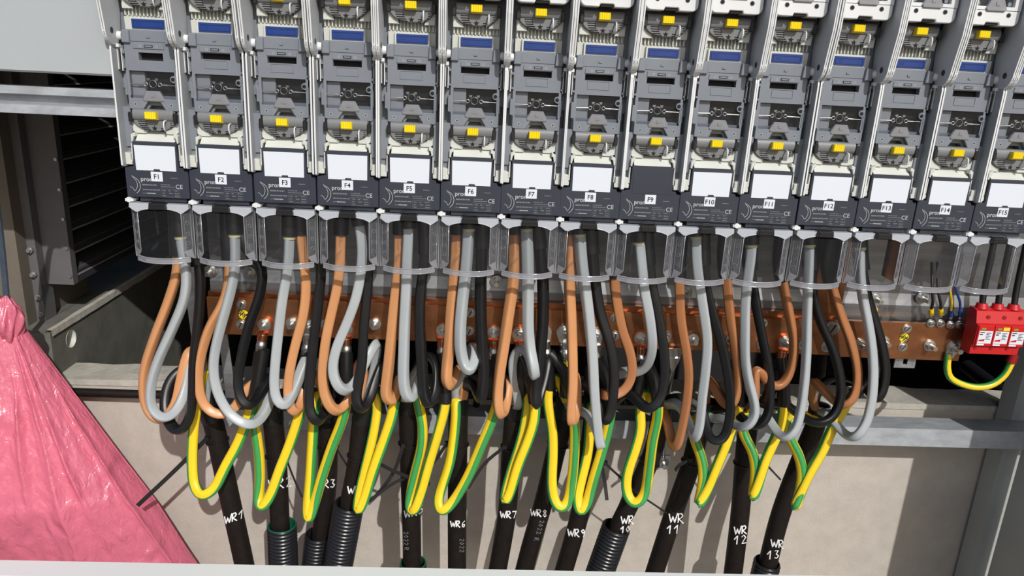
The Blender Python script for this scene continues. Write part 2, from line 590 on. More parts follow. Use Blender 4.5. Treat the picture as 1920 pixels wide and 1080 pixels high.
# louvre unit in the duct
lr = empty('louvre_vent', (-0.345, 0.42, -0.285))
b = MB()
b.box(-0.050, 0.008, 0.0, 0.02, 0.0, 0.70)
b.box(-0.078, -0.050, -0.025, 0.02, -0.10, 0.70)
b.build('frame', 'louvre_grey', lr)
b = MB()
for k in range(9):
    z = 0.016 + 0.052 * k
    b.prism([(0.0, z), (0.004, z + 0.003), (-0.026, z + 0.040), (-0.030, z + 0.037)], 0.02, 0.95, axis='z') if False else None
    v = [(0.004, 0.02, z), (0.006, 0.02, z + 0.010), (-0.03, 0.02, z + 0.044), (-0.034, 0.02, z + 0.036)]
    v2 = [(x, 0.95, zz_) for x, _, zz_ in v]
    b.add(v + v2, [(0, 1, 2, 3), (7, 6, 5, 4), (0, 4, 5, 1), (1, 5, 6, 2), (2, 6, 7, 3), (3, 7, 4, 0)])
b.build('slats', 'louvre_dark', lr)
b = MB()
for k in range(9):
    z = 0.016 + 0.052 * k
    b.box(0.0035, 0.0062, 0.021, 0.95, z - 0.001, z + 0.0022)
    b.box(-0.0012, 0.0012, 0.021, 0.95, z + 0.0135, z + 0.0150)
b.build('slat_edge_glints', 'zinc_light', lr)  # pale strips stand in for light caught along the slats
b = MB()
b.box(-0.05, -0.045, 0.02, 0.96, 0.0, 0.70)
b.box(-0.05, 0.006, 0.02, 0.96, 0.0, 0.013)
b.build('back_sheet', 'louvre_dark', lr)
for k in range(5):
    b = MB()
    b.cyl((0.004, -0.001, 0.02 + 0.065 * k), (0, -1, 0), 0.0035, 0.003, n=10)
    b.build('screw', 'metal', lr)
for z in (0.085, 0.03, -0.022, -0.062):
    b = MB()
    b.cyl((-0.060 + 0.004 * (z < 0), -0.026, z + 0.0), (0, -1, 0), 0.007, 0.006, hexa=True)
    b.cyl((-0.060 + 0.004 * (z < 0), -0.032, z + 0.0), (0, -1, 0), 0.004, 0.006, n=10)
    b.build('bolt', 'zinc', lr)
tag(lr, 'dark louvred vent in a grey steel frame inside the open duct', 'vent')

# galvanised bottom rail
b = MB()
b.prism([(0.205, -0.475), (0.205, -0.517), (0.235, -0.517), (0.235, -0.512), (0.211, -0.512), (0.211, -0.480), (0.262, -0.480), (0.262, -0.475)], 0.005, 1.95, axis='x')
tag(b.build('cross_rail', 'zinc_light'), 'galvanised angle rail crossing behind the thick black cables', 'rail')

# back plate behind the terminals, and the PEN bar
b = MB()
b.box(0.075, 1.95, 0.128, 0.132, -0.150, 0.02)
b.prism([(0.128, -0.150), (0.122, -0.172), (0.122, -0.225), (0.126, -0.225), (0.126, -0.172), (0.132, -0.150)], 0.075, 1.95, axis='x')
tag(b.build('back_plate', 'zinc_plate'), 'dull galvanised back plate behind the clear terminal covers', 'plate')


def hexbolt(b, x, y, z, r=0.0075, washer=0.0115, stud=0.012, m=0, ang=0.0):
    b.cyl((x, y, z), (0, -1, 0), washer, 0.0022, m, n=24)
    b.cyl((x, y - 0.0022, z), (0, -1, 0), washer * 0.82, 0.0016, m, n=24)
    b.cyl((x, y - 0.0038, z), (0, -1, 0), r * 1.12, 0.0062, m, hexa=True)
    b.cyl((x, y - 0.010, z), (0, -1, 0), r * 0.62, stud, m, n=14)


def slotted(b, x, y, z, r=0.0085, ang=0.4, m=0, mslot=1):
    b.cyl((x, y, z), (0, -1, 0), r * 1.15, 0.0016, m, n=22)
    b.cyl((x, y - 0.0016, z), (0, -1, 0), r * 0.8, 0.0036, m, n=20, r2=r * 0.72)
    c, s = math.cos(ang), math.sin(ang)
    L, w, yy_ = r * 0.74, r * 0.13, y - 0.0054
    P = [(-L, -w), (L, -w), (L, w), (-L, w)]
    b.add([(x + p * c - q * s, yy_, z + p * s + q * c) for p, q in P], [(0, 1, 2, 3)], mslot)


BAR_Y = 0.098
bar = empty('busbar', (0.8, BAR_Y, -0.23))
b = MB()


def bx(px, py, y=BAR_Y):
    p = at(px, py, y)
    return p.x, p.z


x0 = bx(390, 600)[0]
x1 = bx(1806, 640)[0]
zt = -0.1885
b.prism(mm([(x0 * 1000, -268), (1255, -270), (1257, -273), (x1 * 1000, -274), (x1 * 1000, -200), (x0 * 1000, -196)]), BAR_Y, BAR_Y + 0.010, bev=0.0008)
b.box(x0, 1.22, BAR_Y + 0.010, BAR_Y + 0.020, -0.262, zt)
bb = b.build('bar', 'copper_bar', bar)
bb.location = (-0.8, -BAR_Y, 0.23)
for px, py, a in [(453, 571, 1.2), (452, 608, 1.1), (882, 586, 1.1), (880, 620, 1.2), (1153, 596, 1.4), (1153, 629, 1.5), (1430, 606, 0.9), (1700, 616, 0.8), (1692, 650, 0.9), (1720, 590, 1.0)]:
    if px == 1720:
        continue
    x, z = bx(px, py)
    b = MB()
    slotted(b, x, BAR_Y, z, 0.0078, a)
    s = b.build('slotted_screw', ['metal', 'ink'], bar)
    s.location = (-0.8, -BAR_Y, 0.23)
b = MB()
x, z = bx(1560, 615)
slotted(b, x, BAR_Y, z, 0.0125, 1.1)
s = b.build('slotted_screw', ['metal', 'ink'], bar)
s.location = (-0.8, -BAR_Y, 0.23)
for px, py in [(1742, 647), (548, 606), (612, 609), (703, 607), (1247, 630), (1299, 636), (1508, 646), (1550, 649), (1611, 645), (1656, 640), (1372, 636), (1430, 645)]:
    x, z = bx(px, py)
    b = MB()
    hexbolt(b, x, BAR_Y, z)
    s = b.build('hex_bolt', 'metal', bar)
    s.location = (-0.8, -BAR_Y, 0.23)
for px, py in [(457, 590), (1695, 633)]:
    x, z = bx(px, py)
    b = MB()
    b.cyl((x, BAR_Y, z), (0, -1, 0), 0.0088, 0.0006, 0, n=28)
    for k in range(-3, 4):
        o = k * 0.0036
        h = math.sqrt(max(0, 0.0085 ** 2 - (o * 0.72) ** 2)) * 0.95
        if h < 0.0012:
            continue
        cx_, cz_ = x + o * 0.72, z - o * 0.72 * 0.9
        if abs(k) < 1:
            continue
        q = 0.7071
        w = 0.0006
        P = [(cx_ - h * q * 0.8 - w, cz_ - h * q * 0.8 + w), (cx_ + h * q * 0.8 - w, cz_ + h * q * 0.8 + w), (cx_ + h * q * 0.8 + w, cz_ + h * q * 0.8 - w), (cx_ - h * q * 0.8 + w, cz_ - h * q * 0.8 - w)]
        b.add([(p, BAR_Y - 0.0008, r) for p, r in P], [(0, 1, 2, 3)], 1)
    b.text('PEN', x, z - 0.0026, 0.0076, BAR_Y - 0.0009, 1, 'CENTER', 0.00018)
    s = b.build('sticker', ['tag_yellow', 'ink'], bar)
    s['label'] = 'round yellow sticker reading PEN'
    s.location = (-0.8, -BAR_Y, 0.23)
tag(bar, 'long flat copper PEN busbar bolted along behind the hanging wire loops', 'busbar')
# copper riser behind the F12 wires
b = MB()
p0 = at(1527, 548, 0.112)
p1 = at(1582, 548, 0.112)
b.box(p0.x, p1.x, 0.110, 0.116, -0.26, 0.0)
tag(b.build('copper_riser', 'copper_bar'), 'upright copper riser strap rising from the busbar behind the F12 wires', 'busbar')

# bolts in the back plate
for k, (px, py, where) in enumerate([(395, 508, 'under the F2 terminal cover corner'), (468, 511, 'between the F2 grey and black wires'), (931, 527, 'between the F6 and F7 wires'),
                                     (1287, 546, 'beside the F10 grey wire'), (1641, 560, 'above the short green and yellow lug'), (1727, 558, 'above the slotted PEN screws')]):
    p = at(px, py, 0.122)
    b = MB()
    hexbolt(b, p.x, 0.1215 if p.z < -0.15 else 0.128, p.z, 0.0072, 0.0115, 0.014)
    tag(b.build('plate_bolt', 'metal'), 'steel bolt and nut in the back plate ' + where, 'bolt', 'bolts in the back plate')

# ------------------------------------------------------------------ fuse switch prototype
S = 0.001


def arc(cx, cz, r, a0, a1, n=14, rz=None):
    rz = r if rz is None else rz
    return [(cx + r * math.cos(math.radians(a0 + (a1 - a0) * i / n)), cz + rz * math.sin(math.radians(a0 + (a1 - a0) * i / n))) for i in range(n + 1)]


def plate(b, x0, x1, z0, z1, y0, y1, holes, m=0):
    xs = sorted({x0, x1, *[h[0] for h in holes], *[h[1] for h in holes]})
    zs = sorted({z0, z1, *[h[2] for h in holes], *[h[3] for h in holes]})
    for i in range(len(xs) - 1):
        for k in range(len(zs) - 1):
            cx, cz = (xs[i] + xs[i + 1]) / 2, (zs[k] + zs[k + 1]) / 2
            if not any(h[0] < cx < h[1] and h[2] < cz < h[3] for h in holes):
                b.box(xs[i] * S, xs[i + 1] * S, y0 * S, y1 * S, zs[k] * S, zs[k + 1] * S, m)


def mbox(b, x0, x1, y0, y1, z0, z1, m=0, front=None):
    b.box(x0 * S, x1 * S, y0 * S, y1 * S, z0 * S, z1 * S, m, front)


proto = empty('fuse_switch')
# body
b = MB()
mbox(b, 2.5, 97.5, 30, 110, -2, 520)
for xa, xb in ((2.9, 13.6), (86.4, 97.1)):
    mbox(b, xa, xb, 10, 31, 80, 142)
    mbox(b, xa, xb, 14, 31, 62, 80)
    mbox(b, xa, xb, 22, 31, 46, 62)
    mbox(b, xa, xb, 19, 31, 170, 234)
b.build('body', 'lid_grey', proto)
# base cover with its printing
b = MB()
b.prism(mm([(0.4, 0.3), (99.6, 0.3), (99.6, 45), (93, 46), (92, 49), (86, 50), (84, 89), (16, 89), (14.5, 50), (0.4, 47)]), 0.0, 0.03, bev=0.0007)
mbox(b, 18, 92, 5, 30, -7, 0.3)
mbox(b, 46, 56, -0.6, 1, 42.8, 46)
Y = -0.00025
b.ribbon(mm(arc(8, 19, 14.5, 62, -58)), 0.0007, Y, 1)
b.ribbon(mm(arc(4, 20.5, 14, 58, -42)), 0.0006, Y, 1)
b.ribbon(mm([(11.6, 32.2), (10, 34.8), (14.8, 31.8)]), 0.0006, Y, 1)
b.ribbon(mm([(6.5, 17), (10.5, 14.5), (13.2, 9.5), (14.5, 12)]), 0.0006, Y, 1)
b.text('pron', 0.0238, 0.0266, 0.0098, Y, 1, bold=0.00012)
b.text('CE', 0.0782, 0.0162, 0.0095, Y, 1, bold=0.00005)


def dashes(x0, x1, z, h, m, gaps):
    x = x0
    r = random.Random(int(z * 31 + x0))
    while x < x1:
        w = r.uniform(1.0, 3.2)
        mbw = min(x1, x + w)
        b.add([(x * S, Y, z * S), (mbw * S, Y, z * S), (mbw * S, Y, (z + h) * S), (x * S, Y, (z + h) * S)], [(0, 1, 2, 3)], m)
        x += w + r.uniform(0.4, gaps)


dashes(26, 49, 19.5, 2.2, 2, 0.8)
dashes(26, 53, 12.0, 1.7, 2, 0.8)
dashes(25.5, 31, 6.6, 0.9, 2, 0.8)
dashes(32, 46, 6.4, 1.3, 1, 0.6)
dashes(55, 70, 21.2, 1.1, 2, 0.6)
dashes(55, 77, 18.0, 1.1, 2, 0.6)
dashes(72, 83, 32.5, 1.0, 2, 0.6)
b.ribbon(mm([(55, 15), (84.5, 15), (84.5, 2.2), (55, 2.2)]), 0.0004, Y, 2, closed=True)
for z, xs in ((11.8, (57, 62, 66, 70, 75, 82)), (7.6, (57, 61, 67, 73, 76, 83)), (3.8, (57, 62, 76, 83))):
    for q in range(0, len(xs), 2):
        dashes(xs[q], xs[q + 1], z, 1.2, 2, 0.5)
b.build('base_cover', ['slate', 'print', 'print_dim'], proto)
# blank label card
b = MB()
b.prism(mm([(18.8, 44), (45.5, 44), (46.5, 46.5), (55.5, 46.5), (56.5, 44), (81.4, 44), (82.0, 83.5), (18.2, 83.5)]), -0.0006, 0.0)
b.build('label_card', 'card', proto)
# hood over the card, with its horns round the contact cover
b = MB()
b.prism([(0.004, 0.0895), (0.006, 0.091), (0.020, 0.104), (0.030, 0.104), (0.030, 0.0895)], 0.0195, 0.0805, axis='x')
for sgn in (0, 1):
    X = (lambda x: (100 - x)) if sgn else (lambda x: x)
    b.prism(mm([(X(20), 103.5), (X(13.2), 99.5), (X(13.2), 88.5), (X(15.5), 87.0), (X(17.2), 95.5), (X(20), 97)]), 0.003, 0.028, bev=0.0006)
    b.prism(mm([(X(13), 121), (X(17.5), 122)] + [(X(50 - 33 * math.cos(math.radians(t))), 122 - 17.0 * math.sin(math.radians(t))) for t in (8, 22, 36, 50, 64)] + [(X(34), 101), (X(20), 101), (X(14), 104)]), 0.012, 0.03, bev=0.0006)
    b.prism(mm([(X(2.8), 52), (X(12.5), 52), (X(13.0), 58), (X(11.2), 60), (X(11.2), 69), (X(2.8), 71)]), 0.0005, 0.02, bev=0.0008)
    b.prism(mm([(X(11.5), 60), (X(14.0), 60), (X(13.8), 86), (X(12.4), 86)]), 0.004, 0.02)
b.build('hood', 'cream', proto)


def contact(dz):
    b = MB()
    out = [(17, 122)] + [(50 - 33 * math.cos(math.radians(t)), 122 - 16.8 * math.sin(math.radians(t))) for t in range(15, 180, 15)] + [(83, 122), (83, 137), (17, 137)]
    out = mm([(x, z + dz) for x, z in out])
    b.prism(out, 0.008, 0.030, bev=0.0012)
    # rolled upper edge
    pr = [(0.012, 0.1225 + dz * S)] + [(0.0085 - 0.0048 * math.sin(math.radians(t)), 0.1305 + dz * S - 0.0085 * math.cos(math.radians(t))) for t in range(0, 181, 15)] + [(0.014, 0.1395 + dz * S)]
    b.prism(pr, 0.0185, 0.0815, axis='x')
    for (xa, xb, z) in ((25, 38, 120.2), (25.5, 38.5, 116.8), (27, 39.5, 113.4), (29.5, 42, 110.2), (33, 44, 107.3), (60, 66, 110.2), (60, 65, 107.4), (75, 78, 119.5), (75, 78, 116), (74, 77, 112.6)):
        mbox(b, xa, xb, 7.7, 8.2, z - 0.8 + dz, z + 0.8 + dz, 1)
    b.prism(mm([(50 + (4.6 if k % 2 == 0 else 1.9) * math.cos(math.radians(90 + 36 * k)), 109.8 + dz + (4.6 if k % 2 == 0 else 1.9) * math.sin(math.radians(90 + 36 * k))) for k in range(10)]), 0.0074, 0.0082, 1)
    b.build('contact_cover', ['contact_grey', 'void'], proto)
    for X in (15.6, 84.4):
        b = MB()
        b.prism(mm([(X - 2.8, 119.5 + dz), (X + 2.8, 119.5 + dz), (X + 3.2, 132 + dz), (X + 1.8, 134.5 + dz), (X - 1.8, 134.5 + dz), (X - 3.2, 132 + dz)]), 0.002, 0.02, bev=0.0008)
        b.build('side_clip', 'black_plastic', proto)
    b = MB()
    n = 10
    pts = []
    for k in range(n + 1):
        x = 41 + 17.4 * k / n
        pts.append((x * S, (-0.0062 if k % 2 else -0.0050)))
    b.prism(pts + [(0.0584, 0.008), (0.041, 0.008)], (125.8 + dz) * S, (136 + dz) * S, axis='z')
    b.prism([(-0.005, (126 + dz) * S), (0.006, (126 + dz) * S), (0.006, (123.6 + dz) * S), (-0.001, (123.6 + dz) * S)], 0.041, 0.0584, axis='x')
    b.build('latch', 'yellow_plastic', proto)
    b = MB()
    b.sweep(spline([(0.0690, 0.008, (122.5 + dz) * S), (0.0690, -0.001, (122 + dz) * S), (0.0690, -0.003, (119 + dz) * S), (0.0690, -0.003, (112 + dz) * S), (0.0690, 0.0, (108 + dz) * S), (0.0660, 0.008, (107 + dz) * S)], 0.002), [(0.0012 * math.cos(t * math.pi / 4), 0.0012 * math.sin(t * math.pi / 4)) for t in range(8)])
    b.build('hook', 'white_plastic', proto)


contact(0)
contact(185)
# lower lid
def make_lid(parent, old=False):
    b = MB()
    plate(b, 13, 88, 197, 240, 11, 24, [(34, 71, 213, 224.5) if old else (28, 73, 219.5, 229)])
    b.prism(mm([(13, 240), (88, 240), (88, 254), (84, 258), (17, 258), (13, 254)]), 0.011, 0.026, bev=0.001)
    for X0, X1 in ((11.8, 23.5), (77.2, 89)):
        b.prism(mm([(X0, 238), (X1, 238), (X1, 256), (X0 + 1, 257)]), 0.006, 0.02, bev=0.001)
    b.prism(mm([(27, 230), (74, 230), (73, 238), (28, 238)]), 0.0095, 0.012, bev=0.0005)
    mbox(b, 44, 57, 9.0, 10, 232.2, 236.0, 1)
    mbox(b, 45.2, 55.8, 8.8, 9.5, 233.0, 235.2, 0)
    for cx in (38, 63):
        b.ribbon(mm(arc(cx, 234, 1.7, 0, 340, 12)), 0.0004, 0.0093, 2, closed=True)
    mbox(b, 48, 53, 9.5, 11.2, 246.5, 249.2, 0)
    if not old:
        plate(b, 32.6, 68, 205.6, 219, 10.2, 11, [(33.6, 67, 206.6, 218)])
    mbox(b, 12.4, 17, 11, 24, 156, 197)
    mbox(b, 86, 90, 11, 24, 156, 197)
    b.prism(mm(arc(84.5, 186, 5.4, 90, 270, 10) + [(86.5, 180), (90, 186), (90, 192)]), 0.0095, 0.014, bev=0.0005)
    b.cyl((0.0838, 0.0095, 0.186), (0, -1, 0), 0.0030, 0.0003, 1, n=14)
    low = [(13.5, 160), (13.5, 140.5), (15, 138.8), (35, 138.8), (43, 150.8), (62, 150.8), (70, 138.0), (88, 137.4), (90, 139), (90, 160), (86, 160), (86, 155.5), (17, 155.5), (17, 160)]
    b.prism(mm(low), 0.0075, 0.018, bev=0.0008)
    b.prism(mm([(11.5, 160), (11.5, 135.5), (13.5, 133), (36.5, 133), (44, 144.5), (61, 144.5), (68.5, 132.5), (90, 131.6), (92, 134), (92, 160)]), 0.0155, 0.026, bev=0.0008)
    for X in (24, 79):
        b.ribbon(mm(arc(X, 146.5, 2.4, 0, 345, 14)), 0.0005, 0.0071, 2, closed=True)
        b.prism(mm(arc(X, 146.5, 0.9, 0, 345, 8)), 0.0070, 0.0074, 1)
    for X in (11.2, 90.6):
        mbox(b, X - 1.6, X + 1.6, 9, 16, 200, 203)
        mbox(b, X - 1.6, X + 1.6, 9, 16, 222, 226)
        mbox(b, X - 2.2, X + 1.2, 10, 18, 160, 185)
    return b.build('lid', ['lid_grey', 'void', 'print'], parent)


make_lid(proto)
def make_bay(parent, v):
    b = MB()
    mbox(b, 28, 73, 22, 28, 210, 230, 0)
    mbox(b, 13, 90, 26, 29.9, 150, 200, 0)
    if v in (0, 2):
        mbox(b, 15, 31 + 3 * v, 19, 27, 156, 196, 2)
    if v in (0, 1):
        mbox(b, 66 - 14 * v, 87, 19, 27, 156, 196, 2 if v == 0 else 1)
    if v == 3:
        mbox(b, 38, 64, 20, 27, 156, 190, 1)
    return b.build('fuse_bay', ['void', 'dark_grey', 'side_grey'], parent)


make_bay(proto, 0)
for sgn in (0, 1):
    X = (lambda x: 101.5 - x) if sgn else (lambda x: x)
    b = MB()
    b.cyl((X(15) * S, 0.0135, 0.1765), (1 if not sgn else -1, 0, 0.02), 0.0009, 0.021, n=8)
    b.cyl((X(28) * S, 0.0135, 0.1766), (1 if not sgn else -1, 0, 0.02), 0.0014, 0.009, n=8)
    ring = [(X(40) * S + 0.0027 * math.cos(t * math.pi / 8), 0.0135, 0.177 + 0.0027 * math.sin(t * math.pi / 8)) for t in range(16)]
    b.tube(ring, 0.0008, n=6, closed=True)
    b.build('contact_pin', 'metal', proto)
b = MB()
ring = [(0.0507 + 0.0056 * math.cos(t * math.pi / 10), 0.0140, 0.178 + 0.0056 * math.sin(t * math.pi / 10)) for t in range(20)]
b.tube(ring, 0.0006, n=6, closed=True)
for X in (44.6, 56.8):
    b.prism(mm([(X - 2.6, 186.5), (X + 2.6, 186.5), (X + 1.4, 183), (X - 1.4, 183)]), 0.0132, 0.0146)
b.build('indicator', 'metal', proto)
b = MB()
mbox(b, 16.5, 86.5, 12.2, 13.0, 155, 197.5)
b.build('window', 'window_clear', proto)
b = MB()
b.prism(mm([(35.5, 154.5), (42.5, 167.5), (62.5, 167.5), (69.5, 154.5), (68, 151.2), (37, 151.2)]), 0.006, 0.0115, bev=0.0012)
mbox(b, 49.5, 55.5, 5.2, 6.4, 158.5, 163.5)
b.build('grip', 'grip_clear', proto)
# side walls: white edge, grey faces
for sgn in (0, 1):
    X0, X1 = (0.35, 2.9) if not sgn else (97.1, 99.65)
    b = MB()
    b.prism([(-0.010, 0.052), (-0.007, 0.050), (0.03, 0.048), (0.08, 0.048), (0.08, 0.245), (-0.006, 0.245), (-0.010, 0.228)], X0 * S, X1 * S, 0, axis='x')
    q = b.f[-7:]
    for k in range(2):
        b.m[k] = 1
    b.build('side_wall', ['white_plastic', 'side_grey'], proto)
    # link levers next to the lid
    b = MB()
    for k, (dx, z0, z1, mm_) in enumerate(((4.2, 198, 238, 0), (6.2, 192, 226, 1), (8.2, 196, 230, 0))):
        x = dx if not sgn else 100 - dx
        mbox(b, x - 0.6, x + 0.6, 6 + k * 2, 12 + k * 2, z0, z1, mm_)
    mbox(b, (3.2 if not sgn else 90.8), (9.2 if not sgn else 96.8), 2, 9, 231, 236, 0)
    b.build('link_lever', ['white_plastic', 'dark_grey'], proto)
    # hinge arm of the upper lid
    XA, XB = (0.3, 5.6) if not sgn else (94.4, 99.7)
    b = MB()
    yb = [(-0.003 - 0.025 * math.cos(math.radians(t)), 0.259 - 0.025 * math.sin(math.radians(t))) for t in range(0, 181, 12)]
    pr = yb + [(0.024, 0.275), (0.026, 0.300), (0.014, 0.340), (0.010, 0.52), (-0.052, 0.52), (-0.038, 0.31)]
    b.prism(pr, XA * S, XB * S, 0, axis='x', front=1)
    nn = len(pr)
    b.m[1] = 1
    if sgn:
        b.m[0], b.m[1] = 1, 1
    # groove along the front edge
    xg = (XA + XB) / 2
    v = []
    for y, z in [(-0.0524, 0.52), (-0.0384, 0.31), (-0.0284, 0.259), (-0.0262, 0.2485)]:
        v += [((xg - 0.35) * S, y, z), ((xg + 0.35) * S, y, z)]
    b.add(v, [(0, 1, 3, 2), (2, 3, 5, 4), (4, 5, 7, 6)], 2)
    ix = (XB if not sgn else XA) * S + (0.0002 if not sgn else -0.0002)
    b.cyl((ix - (0 if not sgn else 0.0001), -0.008, 0.255), (1 if not sgn else -1, 0, 0), 0.0048, 0.0001, 2, n=16)
    b.build('hinge_arm', ['white_plastic', 'arm_grey', 'dark_grey'], proto)
    b = MB()
    b.cyl(((5.6 if not sgn else 94.4) * S, 0.012, 0.248), (1 if not sgn else -1, 0, 0), 0.0068, 0.0058, n=18, r2=0.0058)
    b.build('hinge_pin', 'white_plastic', proto)
# ribbed white panel and blue tag
b = MB()
b.prism([(0.022, 0.256), (0.020, 0.276), (0.0265, 0.279), (0.0265, 0.300), (0.035, 0.300), (0.035, 0.256)], 0.013, 0.087, axis='x')
for k in range(13):
    x = 15.5 + 5.6 * k
    b.prism([(0.027, 0.2775), (0.0195, 0.2785), (0.0195, 0.297), (0.027, 0.300)], (x - 0.9) * S, (x + 0.9) * S, axis='x')
mbox(b, 23.5, 78.5, 15.5, 22, 258, 276.5)
for sgn in (0, 1):
    X = (lambda x: (100 - x)) if sgn else (lambda x: x)
    b.prism(mm([(X(13), 306), (X(17.5), 307)] + [(X(50 - 33 * math.cos(math.radians(t))), 307 - 17.0 * math.sin(math.radians(t))) for t in (8, 22, 36, 50)] + [(X(31), 288), (X(14), 288)]), 0.014, 0.03, bev=0.0006)
b.build('ribbed_panel', 'cream', proto)
b = MB()
mbox(b, 26.5, 75.5, 13.6, 16, 260, 273.6)
plate(b, 28.5, 73.5, 262, 271.6, 12.8, 13.8, [(29.7, 72.3, 263.2, 270.4)])
for x in (33, 35, 37.2, 39.4):
    mbox(b, x, x + 1.2, 13.2, 13.8, 265, 268.5)
b.build('blue_tag', 'blue_plastic', proto)
# upper lid
b = MB()
plate(b, 9, 91, 350, 520, -16, 10, [(20, 80, 356, 425)])
out = [(9, 352)] + arc(19, 338, 10, 180, 270, 6) + [(38, 328), (40, 332.5), (60, 332.5), (62, 328)] + arc(81, 338, 10, 270, 360, 6) + [(91, 352)]
b.prism(mm(out), -0.016, 0.010, bev=0.0012)
for X in (27, 73):
    b.cyl((X * S, -0.0161, 0.344), (0, -1, 0), 0.0030, 0.0002, 1, n=16)
    b.ribbon(mm(arc(X, 344, 3.4, 0, 345, 16)), 0.0006, -0.0163, 2, closed=True)
b.box(0.0405, 0.0595, -0.013, 0.006, 0.3285, 0.3335, 1)
b.build('upper_lid', ['white_plastic', 'void', 'lid_grey'], proto)
b = MB()
mbox(b, 20, 80, 4, 9.5, 352, 428)
b.build('fuse_bay', 'dark_grey', proto)
b = MB()
mbox(b, 19, 81, -9, -8, 352, 428)
b.build('window', 'window_clear', proto)
b = MB()
b.prism(mm([(34, 353), (41, 368), (60, 368), (67, 353), (64.5, 348.5), (36.5, 348.5)]), -0.019, -0.013, bev=0.0012)
mbox(b, 48, 54, -20, -18.5, 357, 363)
b.build('grip', 'grip_clear', proto)
for X in (25, 75):
    b = MB()
    b.cyl((X * S, -0.0085, 0.3605), (0, -1, 0), 0.0032, 0.0016, n=14)
    b.build('rivet', 'lid_grey', proto)
# bright foot screw under the joint with the next switch
b = MB()
b.cyl((0.002, -0.001, -0.0045), (0, 1, 0), 0.0042, 0.02, n=16)
b.box(-0.004, 0.009, 0.0, 0.02, -0.0075, -0.003)
b.build('foot_screw', 'white_plastic', proto)

DZ = [2, 1.6, .9, .5, -.3, -.8, -1.6, -2.3, -2.6, -2, -1, 0, .8, 1, 1.2]
DX = [2, 1.2, -1, -2.4, -2.4, -2.5, -1.4, .6, 1.6, 2.1, 2.2, .5, .2, -.8, -1.2]
UX = [0.1 * i - 0.0009 * DX[i] for i in range(15)]
UZ = [0.0009 * DZ[i] for i in range(15)]
place_of = {0: 'next to the plain grey panel', 8: 'no white card on it', 14: 'above the red surge arrester'}
BAY0 = [c for c in proto.children if c.name.split('.')[0] == 'fuse_bay'][0].data
for i in range(15):
    u = proto if i == 0 else copy_tree(proto, None, ('label_card', 'number_sticker') if i == 8 else ('number_sticker',))
    u.location = (UX[i], 0.0, UZ[i])
    extra = place_of.get(i, 'with a blank white card')
    tag(u, 'grey fuse switch with sticker F%d and yellow latches, %s' % (i + 1, extra), 'fuse switch', 'fuse switches in the row')
    b = MB()
    sx = 41.2 + (random.random() - 0.5) * 1.6
    sz = 27.2 + (random.random() - 0.5) * 0.8
    mbox(b, sx, sx + 18.2, -0.7, 0, sz, sz + 15.4, 0)
    b.text('F%d' % (i + 1), (sx + 9.1) * S, (sz + 4.0) * S, 0.0106, -0.0009, 1, 'CENTER', 0.00016)
    b.build('number_sticker', ['card', 'ink'], u)
    vv = (2, 1, 1, 3, 3, 0, 0, 2, 1, 3, 2, 2, 3, 1, 3)[i]
    for ch in list(u.children):
        if ch.name.split('.')[0] == 'fuse_bay' and ch.data == BAY0 and vv:
            bpy.data.objects.remove(ch)
            make_bay(u, vv)
    if i == 8:
        b = MB()
        b.prism(mm([(18.8, 44), (45.5, 44), (46.5, 46.5), (55.5, 46.5), (56.5, 44), (81.4, 44), (82.0, 83.5), (18.2, 83.5)]), -0.0005, 0.0, bev=0.0003)
        mbox(b, 20.5, 23, -0.9, -0.5, 60, 67)
        b.build('blank_holder', 'slate', u)

for ch in list(proto.children):
    if ch.name.split('.')[0] == 'lid':
        bpy.data.objects.remove(ch)
make_lid(proto, True)

# ------------------------------------------------------------------ clear terminal covers
cov = empty('terminal_cover')
FX = 15.5                     # width of the slanted corner facets


def sect(z, grow=0.0):
    P = [(1.0, 62), (1.0, 9), (FX - grow, -4 - grow * 0.3)]
    for k in range(1, 8):
        x = FX + (100 - 2 * FX) * k / 8
        P.append((x, -4 - 5.0 * (1 - ((x - 50) / (50 - FX)) ** 2) - grow))
    P += [(100 - FX + grow, -4 - grow * 0.3), (99.0, 9), (99.0, 62)]
    return [(x * S, y * S, z * S) for x, y in P]


b = MB()
rows = [sect(z) for z in (-20, -25, -90, -99)]
n = len(rows[0])
v = [p for r in rows for p in r]
f = [(k * n + i, k * n + i + 1, (k + 1) * n + i + 1, (k + 1) * n + i) for k in range(3) for i in range(n - 1) if i not in (1, n - 3)]
b.add(v, f, 0)
b.build('shell', 'clear', cov)


def facet(x, z):
    return (x * S, (9 - 13 * (x - 1.0) / (FX - 1.0)) * S, z * S)


